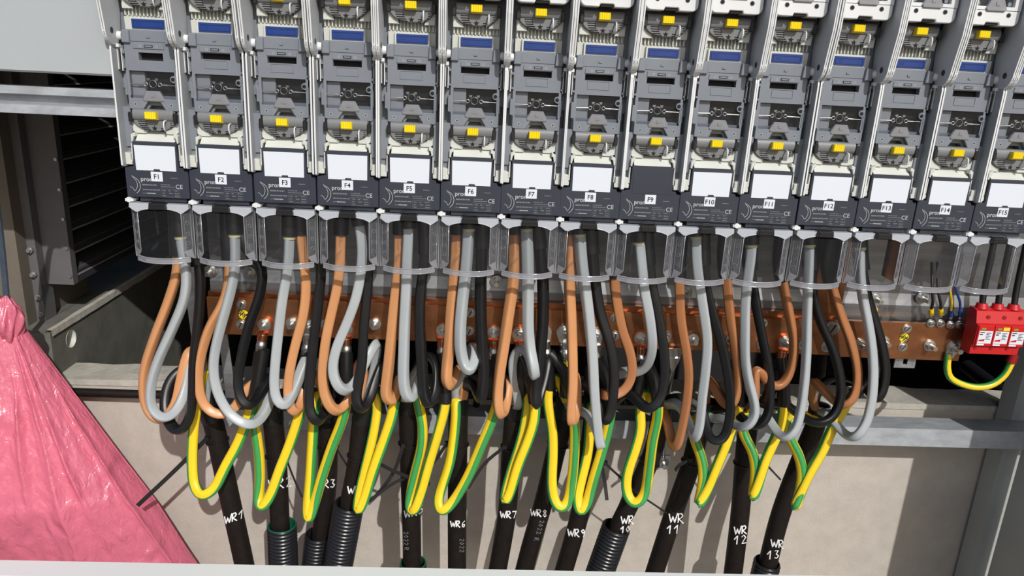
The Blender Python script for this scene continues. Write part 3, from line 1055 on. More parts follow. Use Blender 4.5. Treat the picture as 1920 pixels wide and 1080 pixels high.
for sgn in (0, 1):
    mir = (lambda p: (0.1 - p[0], p[1], p[2])) if sgn else (lambda p: p)
    pl = [(1.2, -14), (FX, -22), (FX, -88), (FX - 4.5, -96), (2.4, -101), (1.2, -99)]
    b = MB()
    b.add([mir(facet(x, z)) for x, z in pl], [tuple(range(len(pl)))], 0)
    b.build('corner_facet', 'clear_facet', cov)
    b = MB()
    b.tube([mir(facet(x, z)) for x, z in pl], 0.0008, n=6, closed=True)
    b.tube([mir(facet(x, z)) for x, z in [(4.4, -27), (4.4, -84), (FX - 3, -79), (FX - 3, -28)]], 0.0004, n=5)
    b.tube([mir(facet(x, z)) for x, z in [(4.4, -84), (FX - 5, -93)]], 0.0005, n=5)
    lo = []
    for x, z in [(2.6, -99.5), (FX - 4.8, -95), (FX - 0.6, -87.5), (4.6, -84)]:
        p = mir(facet(x, z))
        lo.append((p[0], p[1] - 0.0009, p[2]))
    b.add(lo, [(0, 1, 2, 3)], 0)  # pale face added to brighten the facet's lower corner
    for zc in (-40, -58, -74):
        ring = []
        for t in range(12):
            p = mir(facet(8.6 + 2.2 * math.cos(t * math.pi / 6), zc + 3.0 * math.sin(t * math.pi / 6)))
            ring.append((p[0], p[1] - 0.0005, p[2]))
        b.tube(ring, 0.0003, n=4, closed=True)
    b.build('facet_edge', 'clear_rim', cov)
b = MB()
rim = sect(-101.5, 1.2)[2:-2]
rim[0] = (0.0075, 0.002, -0.1015)
rim[-1] = (0.0925, 0.002, -0.1015)
rim = [(x, y, z - 0.0015 * (1 - ((x - 0.05) / 0.04) ** 2)) for x, y, z in rim]
b.sweep(rim, [(-0.001, -0.0035), (0.0015, -0.0035), (0.0015, 0.0035), (-0.001, 0.0035)], smooth=False)
b.tube([(x, y - 0.0012, z - 0.0042) for x, y, z in rim], 0.0011, n=6)
b.tube([(x, y - 0.0012, z + 0.004) for x, y, z in rim], 0.0011, n=6)
b.build('rim', 'clear_rim', cov)
b = MB()
up = [(3.5, -9), (97, -9), (97.5, -16), (88, -23)]
ar = [(50 - 36 * math.cos(math.radians(t)), -26 + 9.5 * math.sin(math.radians(t))) for t in range(170, 5, -11)]
b.prism(mm(up + ar[::1] + [(12, -23), (2.5, -16)]), -0.0045, 0.010, bev=0.0004)
b.tube([(x * S, -0.005, z * S) for x, z in ar], 0.0009, n=6)
for X in (22, 76):
    b.ribbon(mm(arc(X, -14, 2.3, 0, 345, 14)), 0.0004, -0.0047, 0, closed=True)
b.build('top_strip', 'clear_strip', cov)
b = MB()
b.prism(mm([(36, -17.5), (64, -17.5), (62.5, -7.5), (37.5, -7.5)]), -0.0125, 0.002, bev=0.0016)
b.box(0.0385, 0.0615, -0.0132, -0.012, -0.0115, -0.0100)
b.tube([((50 + 14.5 * math.cos(math.radians(t))) * S, -0.004, (-8.5 + 7.0 * math.sin(math.radians(t))) * S) for t in range(0, 181, 15)], 0.0007, n=6)
b.build('catch', 'black_plastic', cov)
b = MB()
b.prism(mm([(30, -24), (33, -24), (35, -66), (34, -68), (31.5, -66)]), 0.024, 0.0245)
b.prism(mm([(20, -96), (31, -88), (35, -80), (33, -79), (24, -86)]), 0.020, 0.0206)
b.build('inner_rib', 'clear', cov)
for i in range(15):
    c = cov if i == 0 else copy_tree(cov)
    c.location = (UX[i], 0.0, UZ[i])
    what = 'over the F%d wires' % (i + 1) if i < 13 else 'empty, under the F%d switch' % (i + 1)
    tag(c, 'clear plastic terminal cover with a black catch, ' + what, 'cover', 'clear terminal covers')

# ------------------------------------------------------------------ power cables


def sector(Rs, c, nseg=3):
    """Rounded 90-degree sector, the section of one conductor of a four-core cable."""
    poly = [(0.0, 0.0)] + [(Rs * math.cos(t), Rs * math.sin(t)) for t in (-0.785, -0.39, 0.0, 0.39, 0.785)]
    n = len(poly)
    out = []
    for i in range(n):
        p0, p1, p2 = poly[i - 1], poly[i], poly[(i + 1) % n]
        a0 = math.atan2(-(p1[0] - p0[0]), (p1[1] - p0[1]))
        a1 = math.atan2(-(p2[0] - p1[0]), (p2[1] - p1[1]))
        while a1 < a0:
            a1 += 2 * math.pi
        k = nseg if a1 - a0 > 0.6 else 1
        for j in range(k + 1):
            a = a0 + (a1 - a0) * j / k
            out.append((p1[0] + c * math.cos(a), p1[1] + c * math.sin(a)))
    mx = (max(p[0] for p in out) + min(p[0] for p in out)) / 2
    return [(x - mx, y) for x, y in out]


SECT = sector(0.0092, 0.0041)
PE_SECT = [(0.0099 * (1 + 0.07 * math.cos(3 * t)) * math.cos(t), 0.0099 * (1 + 0.07 * math.cos(3 * t)) * math.sin(t)) for t in [2 * math.pi * i / 28 for i in range(28)]]
PE_SLOT = [1 if math.cos(2 * (2 * math.pi * (i + 0.5) / 28)) > 0.12 else 0 for i in range(28)]


def relax(path, it=4):
    P = list(path)
    for _ in range(it):
        P = [P[0]] + [(P[i - 1] + P[i] * 2 + P[i + 1]) / 4 for i in range(1, len(P) - 1)] + [P[-1]]
    return P

BOOT = [(0.0132 * math.cos(2 * math.pi * i / 16) * 1.05, 0.0132 * math.sin(2 * math.pi * i / 16)) for i in range(16)]
CAB_R = 0.0195
CAB_Y = 0.135


def path3(px, d0, d1, d2):
    k = max(range(len(px)), key=lambda i: px[i][1])
    P = []
    for i, p in enumerate(px):
        if len(p) > 2:
            y = p[2]
        elif i <= k:
            y = d0 + (d1 - d0) * (i / max(1, k))
        else:
            t = (i - k) / max(1, len(px) - 1 - k)
            y = d1 + (d2 - d1) * t
        P.append(at(p[0], p[1], y))
    return P


# per circuit: head, sheath centre line, and the cores followed pixel by pixel in the photograph
CB = {
 1: dict(s=[(392, 768), (402, 800), (427, 916), (460, 1067), (466, 1100)],
    br=[(331, 440), (333, 505), (318, 560), (291, 630), (272, 690), (269, 730), (277, 770), (299, 790), (325, 765), (341, 700), (356, 655), (385, 690)],
    gr=[(337, 425), (343, 470), (350, 520), (346, 560), (322, 620), (295, 680), (282, 730), (285, 768), (303, 786), (324, 776), (339, 752), (350, 715), (360, 672), (386, 700)],
    bl=[(362, 440), (374, 500), (375, 560), (370, 620), (363, 680), (361, 740), (353, 790), (336, 811), (319, 797), (310, 768), (312, 735), (325, 706), (350, 690), (384, 715)],
    pe=[(386, 735), (383, 690), (374, 735), (364, 800), (361, 860), (365, 910), (379, 931), (400, 918), (424, 872), (447, 830), (466, 780), (480, 730), (488, 690), (494, 655)], tw=(0.2, 0.6)),
 2: dict(s=[(510, 765), (512, 790), (519, 866), (525, 985), (529, 1100)],
    br=[(428, 450), (431, 500), (425, 550), (413, 580), (395, 610), (381, 650), (373, 690), (373, 725), (381, 755), (398, 774), (418, 778), (441, 762), (456, 735), (476, 716), (496, 716)],
    gr=[(439, 420), (441, 490), (436, 530), (426, 570), (412, 620), (403, 660), (400, 690), (406, 728), (420, 760), (441, 784), (464, 796), (484, 789), (500, 766), (508, 738), (512, 715)],
    bl=[(452, 440), (478, 480), (492, 505), (485, 560), (470, 600), (459, 640), (451, 680), (446, 710), (448, 735), (456, 755), (466, 762), (479, 752), (492, 730), (506, 708), (514, 705)],
    pe=[(502, 750), (488, 742), (477, 770), (478, 800), (485, 850), (487, 900), (484, 940), (490, 955), (504, 935), (524, 880), (542, 835), (560, 780), (570, 735), (576, 690), (579, 660)], tw=(1.75, 0.2)),
 3: dict(s=[(614, 760), (614, 800), (614, 900), (600, 1020), (592, 1100)],
    br=[(560, 400), (566, 455), (571, 500), (574, 540), (569, 590), (556, 640), (545, 690), (541, 730), (544, 763), (553, 775), (564, 762), (571, 732), (582, 700), (602, 720)],
    gr=[(543, 425), (540, 500), (530, 560), (523, 620), (517, 680), (515, 720), (520, 752), (531, 763), (547, 742), (562, 705), (578, 668), (600, 690)],
    bl=[(588, 440), (602, 500), (598, 560), (591, 620), (584, 690), (581, 740), (583, 775), (593, 792), (606, 784), (614, 760), (616, 725), (618, 715)],
    pe=[(606, 745), (596, 735), (590, 760), (587, 800), (584, 850), (581, 900), (577, 950), (578, 976), (588, 952), (604, 895), (624, 835), (645, 780), (651, 735), (650, 690), (650, 660)], tw=(0.9, 2.4)),
 4: dict(s=[(684, 765), (679, 790), (670, 866), (655, 945), (632, 1070), (628, 1100)],
    br=[(640, 400), (639, 465), (638, 500), (633, 540), (622, 590), (612, 640), (607, 690), (607, 720), (613, 750), (626, 770), (640, 770), (655, 750), (666, 720), (672, 680), (682, 690)],
    gr=[(672, 410), (676, 430), (680, 470), (676, 520), (668, 560), (650, 610), (633, 650), (625, 690), (629, 715), (641, 732), (656, 731), (670, 712), (690, 672), (706, 643), (700, 700)],
    bl=[(690, 430), (692, 500), (688, 560), (683, 620), (680, 680), (672, 725), (668, 752), (676, 770), (692, 755), (703, 720), (718, 680), (706, 705)],
    pe=[(690, 745), (700, 728), (708, 755), (705, 790), (695, 840), (683, 890), (673, 935), (671, 960), (682, 938), (700, 880), (718, 830), (736, 775), (742, 735), (750, 690), (760, 660)], tw=(0.15, -0.2)),
 5: dict(s=[(766, 755), (766, 770), (768, 866), (772, 1000), (773, 1100)],
    br=[(750, 400), (750, 470), (748, 510), (742, 560), (736, 620), (730, 680), (725, 720), (723, 746), (731, 757), (741, 745), (747, 710), (752, 690), (762, 700)],
    gr=[(766, 410), (767, 440), (765, 480), (763, 540), (760, 600), (758, 660), (757, 710), (760, 738), (767, 751), (777, 740), (787, 708), (796, 680), (775, 705)],
    bl=[(796, 420), (799, 460), (796, 500), (790, 545), (788, 600), (790, 650), (793, 700), (796, 742), (804, 762), (815, 745), (820, 712), (817, 680), (802, 664), (778, 705)],
    pe=[(772, 735), (777, 728), (785, 760), (792, 800), (790, 840), (780, 880), (770, 925), (768, 955), (775, 961), (788, 925), (805, 865), (823, 805), (835, 755), (833, 715), (831, 680), (830, 662)], tw=(1.7, 0.4)),
 6: dict(s=[(859, 752), (859, 775), (858, 866), (857, 970), (857, 1100)],
    br=[(858, 400), (857, 470), (853, 520), (847, 580), (843, 640), (838, 690), (836, 714, 0.036), (843, 727, 0.045), (853, 708, 0.075), (861, 688, 0.10), (867, 712, 0.118), (866, 752, 0.125)],
    gr=[(879, 410), (879, 440), (875, 500), (868, 560), (863, 620), (864, 660), (871, 688), (880, 698, 0.016), (890, 682, 0.035), (893, 656, 0.06), (887, 648, 0.085), (878, 680, 0.102), (860, 712, 0.116), (852, 738, 0.122)],
    bl=[(905, 410), (905, 460), (902, 530), (902, 600), (905, 660), (907, 700), (904, 738), (902, 752), (894, 738), (885, 718), (872, 720)],
    pe=[(854, 745), (855, 770), (851, 820), (843, 870), (830, 910), (821, 940), (827, 961), (848, 943), (876, 898), (902, 838), (924, 785), (938, 735), (934, 690), (928, 662)], tw=(1.2, 2.2)),
 7: dict(s=[(966, 760), (964, 780), (958, 850), (951, 960), (932, 1074), (928, 1100)],
    br=[(965, 400), (965, 480), (962, 530), (953, 590), (944, 650), (936, 700), (932, 745), (934, 773, 0.036), (940, 782, 0.045), (947, 764, 0.07), (951, 735, 0.09), (955, 708, 0.108), (962, 728, 0.12), (963, 762, 0.128)],
    gr=[(987, 410), (988, 440), (990, 500), (990, 560), (990, 620), (994, 660), (1000, 690, 0.014), (1002, 709, 0.022), (999, 698, 0.045), (990, 664, 0.066), (976, 651, 0.078), (964, 665, 0.085), (962, 692, 0.09), (968, 728, 0.1), (973, 762, 0.11)],
    bl=[(1006, 410), (1013, 470), (1018, 530), (1018, 600), (1013, 660), (1008, 700), (1004, 740), (1005, 765), (1012, 742), (1022, 705), (1026, 670), (1000, 690), (975, 740)],
    pe=[(972, 750), (990, 733), (988, 775), (978, 825), (962, 875), (948, 925), (946, 944), (955, 925), (972, 870), (990, 825), (1002, 785), (1002, 745), (990, 700), (976, 665)], tw=(0.1, 0.2)),
 8: dict(s=[(1062, 750), (1058, 780), (1040, 855), (1021, 935), (996, 1020), (975, 1100)],
    br=[(1068, 400), (1069, 480), (1067, 530), (1070, 600), (1072, 660), (1073, 720), (1070, 770), (1070, 796), (1077, 782), (1080, 745), (1076, 700), (1064, 720)],
    gr=[(1086, 420), (1087, 445), (1090, 490), (1098, 550), (1105, 610), (1110, 670), (1113, 730), (1118, 790), (1124, 835), (1127, 842), (1122, 820), (1110, 790), (1097, 773), (1083, 770), (1066, 765)],
    bl=[(1108, 420), (1111, 480), (1115, 530), (1125, 590), (1140, 635), (1150, 690), (1149, 735), (1140, 785), (1134, 792), (1128, 770), (1116, 735), (1096, 720), (1070, 735)],
    pe=[(1060, 745), (1040, 705), (1027, 738), (1030, 770), (1036, 805), (1037, 855), (1035, 900), (1040, 940), (1052, 956), (1064, 944), (1072, 905), (1077, 855), (1078, 800), (1070, 740), (1056, 690), (1030, 662)], tw=(0.1, 1.7)),
 9: dict(s=[(1118, 755), (1112, 790), (1102, 866), (1089, 955), (1055, 1077), (1048, 1100)],
    br=[(1152, 480), (1151, 530), (1156, 570), (1166, 620), (1180, 658), (1185, 690), (1181, 715), (1171, 731), (1157, 740), (1140, 742), (1126, 735)],
    gr=[(1197, 440, 0.040), (1198, 465, 0.038), (1202, 500, 0.032), (1206, 540, 0.025), (1216, 590, 0.024), (1222, 640, 0.030), (1219, 668, 0.045), (1209, 688, 0.062), (1194, 697, 0.074), (1175, 698, 0.08), (1158, 698, 0.09), (1148, 712, 0.104), (1140, 735, 0.118)],
    bl=[(1212, 440), (1215, 480), (1220, 530), (1231, 580), (1240, 630), (1246, 680), (1244, 720), (1236, 750), (1221, 766), (1205, 762), (1192, 745), (1180, 735), (1164, 742), (1146, 765), (1128, 760)],
    pe=[(1116, 750), (1108, 760), (1106, 800), (1102, 850), (1090, 900), (1082, 940), (1088, 963), (1100, 945), (1113, 900), (1128, 850), (1140, 805), (1146, 765), (1136, 715), (1120, 672)], tw=(0.0, 0.7)),
 10: dict(s=[(1243, 755), (1238, 785), (1225, 845), (1200, 905), (1178, 950), (1150, 1010), (1126, 1100)],
    br=[(1273, 480), (1273, 535), (1276, 600), (1285, 650), (1291, 700), (1288, 750), (1278, 805), (1269, 838), (1259, 832), (1254, 805), (1246, 780), (1241, 770)],
    gr=[(1304, 430), (1304, 455), (1305, 490), (1310, 530), (1318, 580), (1326, 640), (1323, 690), (1316, 750), (1312, 795), (1306, 820), (1298, 818), (1290, 797), (1280, 768), (1265, 755), (1250, 758)],
    bl=[(1318, 440), (1319, 490), (1322, 535), (1336, 590), (1351, 640), (1362, 690), (1369, 740), (1367, 790), (1356, 823), (1341, 830), (1328, 815), (1324, 792), (1318, 768), (1285, 745), (1252, 748)],
    pe=[(1232, 760), (1206, 735), (1200, 770), (1202, 800), (1192, 840), (1177, 885), (1174, 920), (1182, 942), (1196, 946), (1209, 928), (1217, 880), (1224, 825), (1234, 775), (1228, 720), (1208, 672)], tw=(0.0, 1.6)),
 11: dict(s=[(1328, 760), (1322, 785), (1310, 815), (1297, 866), (1264, 960), (1226, 1077), (1218, 1100)],
    br=[(1358, 480), (1363, 535), (1370, 600), (1378, 650), (1383, 700), (1382, 735), (1374, 760), (1362, 760), (1348, 740), (1336, 718), (1326, 705), (1322, 740)],
    gr=[(1409, 440), (1408, 475), (1402, 520), (1398, 560), (1397, 620), (1398, 680), (1405, 720), (1415, 757), (1415, 785), (1402, 800), (1386, 799), (1370, 790), (1352, 783), (1335, 785)],
    bl=[(1406, 450), (1406, 500), (1412, 540), (1421, 590), (1431, 640), (1441, 690), (1444, 740), (1440, 778), (1425, 799), (1409, 795), (1394, 785), (1378, 770), (1358, 763), (1336, 770)],
    pe=[(1318, 775), (1300, 790), (1302, 822), (1314, 852), (1320, 885), (1315, 925), (1308, 949), (1320, 930), (1342, 878), (1362, 830), (1378, 780), (1392, 745), (1394, 715), (1376, 672)], tw=(1.0, 0.2)),
 12: dict(s=[(1408, 765), (1403, 795), (1397, 850), (1388, 960), (1374, 1077), (1371, 1100)],
    br=[(1462, 490), (1470, 540), (1480, 590), (1489, 640), (1486, 680), (1477, 708), (1461, 727), (1444, 722), (1430, 700), (1417, 690), (1416, 740)],
    gr=[(1517, 440), (1517, 475), (1515, 530), (1513, 600), (1512, 660), (1508, 720), (1500, 775), (1490, 808), (1476, 822), (1461, 814), (1448, 795), (1434, 775), (1416, 770)],
    bl=[(1516, 450), (1520, 510), (1528, 570), (1542, 612), (1560, 650), (1574, 700), (1577, 740), (1570, 768), (1556, 787), (1537, 794), (1516, 789), (1496, 776), (1475, 759), (1452, 754), (1420, 762)],
    pe=[(1398, 775), (1392, 785), (1394, 815), (1408, 838), (1417, 872), (1415, 910), (1411, 936), (1420, 910), (1434, 865), (1450, 830), (1464, 795), (1470, 740), (1466, 700), (1462, 670)], tw=(1.1, 0.1)),
 13: dict(s=[(1536, 768), (1528, 800), (1507, 850), (1465, 960), (1440, 1055), (1430, 1100)],
    br=[(1552, 500), (1561, 540), (1576, 590), (1595, 640), (1607, 690), (1607, 720), (1599, 748), (1586, 761), (1570, 757), (1552, 740), (1536, 722), (1524, 712), (1524, 745)],
    gr=[(1612, 450), (1612, 475), (1613, 520), (1618, 560), (1628, 610), (1635, 660), (1637, 710), (1632, 760), (1621, 798), (1605, 819), (1589, 818), (1574, 802), (1558, 782), (1542, 772)],
    bl=[(1612, 450), (1616, 500), (1626, 555), (1641, 605), (1654, 650), (1660, 695), (1655, 732), (1644, 752), (1634, 738, 0.06), (1618, 722, 0.10), (1592, 708, 0.14), (1562, 706, 0.165), (1538, 724, 0.17), (1528, 762, 0.15)],
    pe=[(1524, 790), (1500, 775), (1478, 790), (1480, 820), (1496, 848), (1505, 885), (1500, 925), (1490, 955), (1492, 945), (1516, 890), (1542, 845), (1562, 800), (1600, 740), (1640, 700), (1652, 660)], tw=(1.1, 0.2)),
}
DEP = {'br': (0.052, 0.036, 0.118), 'gr': (0.040, 0.012, 0.112), 'bl': (0.055, 0.026, 0.118), 'pe': (0.122, 0.050, 0.094)}
PE_TW = {1: (1.15, 1.15), 2: (0.0, 1.5), 3: (2.1, 0.35), 4: (1.55, 1.2), 5: (0.15, 1.8), 6: (2.1, 0.3), 7: (1.55, 1.25), 8: (1.5, 0.1), 9: (1.5, 0.4), 10: (1.5, -0.15), 11: (-0.2, 1.5), 12: (-0.15, 1.5), 13: (-0.15, 1.5)}
STROKES = {
 'W': [[(0, 1), (0.22, 0.0), (0.45, 0.7), (0.65, 0.0), (1, 1.05)]],
 'R': [[(0.1, 0), (0.15, 1)], [(0.1, 0.95), (0.6, 1.0), (0.75, 0.75), (0.5, 0.5), (0.15, 0.45), (0.85, -0.08)]],
 '1': [[(0.0, 0.6), (0.55, 1.05), (0.4, -0.05)]],
 '2': [[(0.05, 0.8), (0.4, 1.05), (0.7, 0.75), (0.1, 0.0), (0.8, 0.02)]],
 '3': [[(0.05, 0.95), (0.6, 0.95), (0.3, 0.55), (0.65, 0.3), (0.4, -0.02), (0.0, 0.08)]],
 '4': [[(0.5, 1), (0.0, 0.35), (0.8, 0.4)], [(0.6, 0.7), (0.55, -0.05)]],
 '5': [[(0.75, 1), (0.2, 1), (0.15, 0.55), (0.6, 0.55), (0.65, 0.2), (0.1, 0.0)]],
 '6': [[(0.7, 1.0), (0.2, 0.55), (0.2, 0.05), (0.6, 0.0), (0.65, 0.4), (0.2, 0.4)]],
 '7': [[(0.0, 0.95), (0.75, 1.0), (0.3, -0.05)]],
 '8': [[(0.4, 0.55), (0.1, 0.8), (0.4, 1.0), (0.65, 0.8), (0.1, 0.25), (0.4, 0.0), (0.65, 0.25), (0.4, 0.55)]],
 '9': [[(0.65, 0.7), (0.3, 0.5), (0.1, 0.8), (0.4, 1.0), (0.65, 0.75), (0.45, -0.05)]],
 '0': [[(0.4, 1), (0.05, 0.5), (0.3, 0.0), (0.65, 0.4), (0.4, 1)]],
}
PRINTED = {5: [('2022', 757, 997, 8, 0.0), ('R', 758, 1026, 8, 0.0)], 8: [('2022', 1012, 976, 8, -0.3), ('R', 1002, 1008, 8, -0.3)], 6: [('2022', 862, 1010, 8, 0.0)]}
# writing: (text, centre px, top py, size px, slope)
WRITE = {1: [('WR1', 441, 976, 13, -0.35)], 2: [('WR2', 528, 914, 16, -0.15)], 3: [('WR3', 613, 914, 13, -0.05)], 4: [('WR4', 672, 926, 13, 0.0)],
         5: [('WR5', 778, 966, 13, -0.3)], 6: [('WR6', 860, 988, 10, 0.0)], 7: [('WR7', 955, 971, 11, 0.0)], 8: [('WR8', 1012, 968, 11, 0.1)],
         9: [('WR9', 1083, 1006, 12, 0.05)], 10: [('WR', 1178, 982, 13, -0.05), ('10', 1174, 998, 10, -0.1)],
         11: [('WR', 1270, 980, 15, 0.0), ('11', 1264, 1000, 13, 0.0)], 12: [('WR', 1390, 1001, 13, -0.1), ('12', 1390, 1019, 13, -0.1)],
         13: [('WR', 1459, 1027, 13, 0.1), ('13', 1452, 1047, 13, -0.1)]}
CAB_LINES = {}
YK = {3: 0.163, 4: 0.112}      # the third cable passes behind the fourth
for k, C in CB.items():
    CAB_Y = YK.get(k, 0.135)
    head = at(*C['s'][0], CAB_Y)
    root = empty('power_cable', at(*C['s'][-1], CAB_Y))
    off = -root.location

    def put(b, name, mats, parent=root, sub=False):
        o = b.build(name, mats, parent)
        o.location = (0, 0, 0) if sub else off
        return o
    tag(root, 'thick black power cable feeding the F%d switch, four looped coloured wires at its head' % k, 'power cable', 'power cables below the switches')
    if k == 8:
        root['label'] = 'thick black power cable feeding the F8 switch, with a wide upright striped loop'
    line = spline([at(px, py, CAB_Y) for px, py in C['s']], 0.012)
    CAB_LINES[k] = line
    b = MB()
    n = len(line)
    b.tube(line, CAB_R, n=28)
    if k in (5, 6, 7, 8):
        pass
    sh = put(b, 'sheath', 'sheath')
    # heat-shrunk head where the wires come out
    b = MB()
    t0 = (line[0] - line[1]).normalized()
    hd = [line[3], line[0], line[0] + t0 * 0.014]
    b.sweep([line[2], line[0], line[0] + t0 * 0.010], [((CAB_R + 0.0012) * math.cos(2 * math.pi * i / 24), (CAB_R + 0.0012) * math.sin(2 * math.pi * i / 24)) for i in range(24)])
    put(b, 'head_sleeve', 'shrink', sh, True)
    if k in (5, 6, 7, 13):
        b = MB()
        e_ = line[0] + t0 * 0.0105
        va = t0.orthogonal().normalized()
        vb = t0.cross(va)
        b.tube([e_ + (va * math.cos(t * math.pi / 12) + vb * math.sin(t * math.pi / 12)) * (CAB_R - 0.0005) for t in range(24)], 0.0016, n=6, closed=True)
        put(b, 'head_ring', 'card', sh, True)
    for key, nm, mt in (('br', 'brown_wire', 'core_brown'), ('gr', 'grey_wire', 'core_grey'), ('bl', 'black_wire', 'core_black'), ('pe', 'earth_wire', None)):
        d = C.get('d' + key, DEP[key])
        pxl = list(C[key])
        P = path3(pxl, *d)
        # run each phase up into the switch and down into the cable head
        if key != 'pe':
            P = [P[0] + Vector((0, 0.006, 0.05))] + P + [head + Vector(({'br': -0.008, 'gr': 0.0, 'bl': 0.008}[key], -0.004, 0.0))]
        else:
            P = [head + Vector((0.0, -0.008, -0.005))] + P
        path = relax(spline(P, 0.005), 9)
        b = MB()
        if mt:
            b.sweep(path, SECT, 0, twist=(0.3 + k * 0.37, 0.9 + k * 0.37 + 0.5))
            o = put(b, nm, 'core_tan' if key == 'br' and k < 9 else mt)
            # black boot on the terminal end
            L, q = 0.0, 0
            want = {'br': 0.085, 'gr': 0.062, 'bl': 0.10}[key]
            while L < want and q < len(path) - 2:
                L += (path[q + 1] - path[q]).length
                q += 1
            b = MB()
            b.sweep(path[:q + 1], BOOT, 0)
            put(b, 'boot', 'shrink', o, True)
            if key == 'gr' and k not in (4, 5):
                b = MB()
                b.sweep(path[q:q + 2], [(x * 0.82, y * 0.82) for x, y in BOOT], 0, scale=[1.0, 0.95])
                put(b, 'sealant', 'sealant', o, True)
        else:
            low = min(range(len(path)), key=lambda j: path[j].z)
            ta, tb = PE_TW[k]

            def tw_at(j):
                t = max(0.0, min(1.0, 0.5 + (j - low) / 26.0))
                return ta + (tb - ta) * t * t * (3 - 2 * t)
            b.sweep(path, PE_SECT, PE_SLOT, twist=tw_at, fixed=True)
            o = put(b, nm, ['core_yellow', 'core_green'])
            L, q = 0.0, len(path) - 1
            while L < 0.095 and q > 2:
                L += (path[q - 1] - path[q]).length
                q -= 1
            b = MB()
            b.sweep(path[q:], [(x * 0.93, y * 0.93) for x, y in BOOT], 0)
            put(b, 'boot', 'shrink', o, True)
    # writing on the sheath: every stroke lies on the round surface
    def on_sheath(b, strokes, half):
        for pxs in strokes:
            pts = []
            for qx, qy in pxs:
                p = at(qx, qy, CAB_Y)
                near = min(range(len(line) - 1), key=lambda j: abs((line[j].z + line[j + 1].z) / 2 - p.z))
                l0, l1 = line[near], line[near + 1]
                ax = (l1 - l0).normalized()
                O = Vector(CAM) - l0
                D = (p - Vector(CAM)).normalized()
                Op, Dp = O - ax * O.dot(ax), D - ax * D.dot(ax)
                RR = CAB_R + 0.0009
                A_, B_, C_ = Dp.dot(Dp), Op.dot(Dp), Op.dot(Op) - RR * RR
                pts.append(Vector(CAM) + D * ((-B_ - math.sqrt(max(0.0, B_ * B_ - A_ * C_))) / A_))
            cmid = line[min(range(len(line)), key=lambda j: (line[j] - pts[0]).length)]
            upv = (pts[len(pts) // 2] - cmid).normalized()
            b.sweep(pts, [(0.0004, -half), (0.0004, half), (-0.0005, half), (-0.0005, -half)], smooth=False, up=upv, fixed=True)

    def dense(st):
        out = []
        for (a0, b0), (a1, b1) in zip(st, st[1:]):
            out += [(a0 + (a1 - a0) * t / 4, b0 + (b1 - b0) * t / 4) for t in range(4)]
        return out + [st[-1]]

    b = MB()
    for txt, x0, y0, size, slant in PRINTED.get(k, []):
        y = y0
        for ch in txt:
            for st in STROKES[ch]:
                on_sheath(b, [[(x0 + slant * (y - y0) + b_ * size, y + a_ * size * 0.8) for a_, b_ in dense(st)]], 0.0004)
            y += size * 0.85
    if b.v:
        put(b, 'printed_marking', 'print_dim', sh, True)
    b = MB()
    for txt, cx, py, size, slope in WRITE[k]:
        size *= 1.12
        adv = size * 0.92
        x = cx - adv * len(txt) / 2
        for ch in txt:
            w = size * (0.95 if ch == 'W' else 0.8)
            on_sheath(b, [[(x + a_ * w, py - b_ * size + slope * (x + a_ * w - cx)) for a_, b_ in dense(st)] for st in STROKES[ch]], 0.0012)
            x += adv
    put(b, 'hand_marking', 'marker', sh, True)['label'] = 'white handwriting on black sheath'

# corrugated conduits
for k, top, inner in ((2, (525, 985), True), (3, (602, 1005), False), (4, (659, 940), False), (5, (772, 1055), True), (10, (1162, 990), False), (13, (1440, 1058), False)):
    line = CAB_LINES[k]
    CAB_Y = YK.get(k, 0.135)
    zt_ = at(top[0], top[1], CAB_Y).z
    j = min(range(len(line) - 1), key=lambda i: abs(line[i].z - zt_))
    d = (line[-1] - line[max(0, j - 6)]).normalized()
    a0 = line[j]
    R0 = 0.0292 if k in (2, 4, 10) else 0.0275
    offx = {2: 0.004, 3: -0.006, 4: 0.0, 5: 0.002, 10: -0.004, 13: -0.002}[k]
    a0 = a0 + Vector((offx, 0, 0))
    LEN = (a0.z + 0.99) / -d.z
    nst = int(LEN / 0.0012)
    st = [a0 + d * (LEN * i / nst) for i in range(nst + 1)]
    sc_ = [1.0 + 0.045 * math.sin(2 * math.pi * (LEN * i / nst) / 0.0085) for i in range(nst + 1)]
    root = empty('corrugated_conduit', st[-1])
    n = 28
    ringp = [(math.cos(2 * math.pi * i / n), math.sin(2 * math.pi * i / n)) for i in range(n)]
    b = MB()
    b.sweep(st, [(R0 * x, R0 * y) for x, y in ringp], 0, scale=sc_, cap=False)
    b.build('shell', 'corrugated', root, fix=False).location = -root.location
    b = MB()
    b.sweep([a0 - d * 0.001, a0 + d * 0.07], [(R0 * 0.90 * x, R0 * 0.90 * y) for x, y in ringp], 0, cap=False)
    va = d.orthogonal().normalized()
    vb = d.cross(va)
    b.tube([a0 - d * 0.001 + (va * x + vb * y) * R0 * 0.95 for x, y in ringp], R0 * 0.055, n=6, closed=True)
    b.build('lining', 'conduit_green' if inner else 'corrugated', root, fix=False).location = -root.location
    tag(root, 'black corrugated conduit sleeve around the foot of the F%d cable%s' % (k, ', green inside' if inner else ''), 'conduit', 'corrugated conduits on the cables')

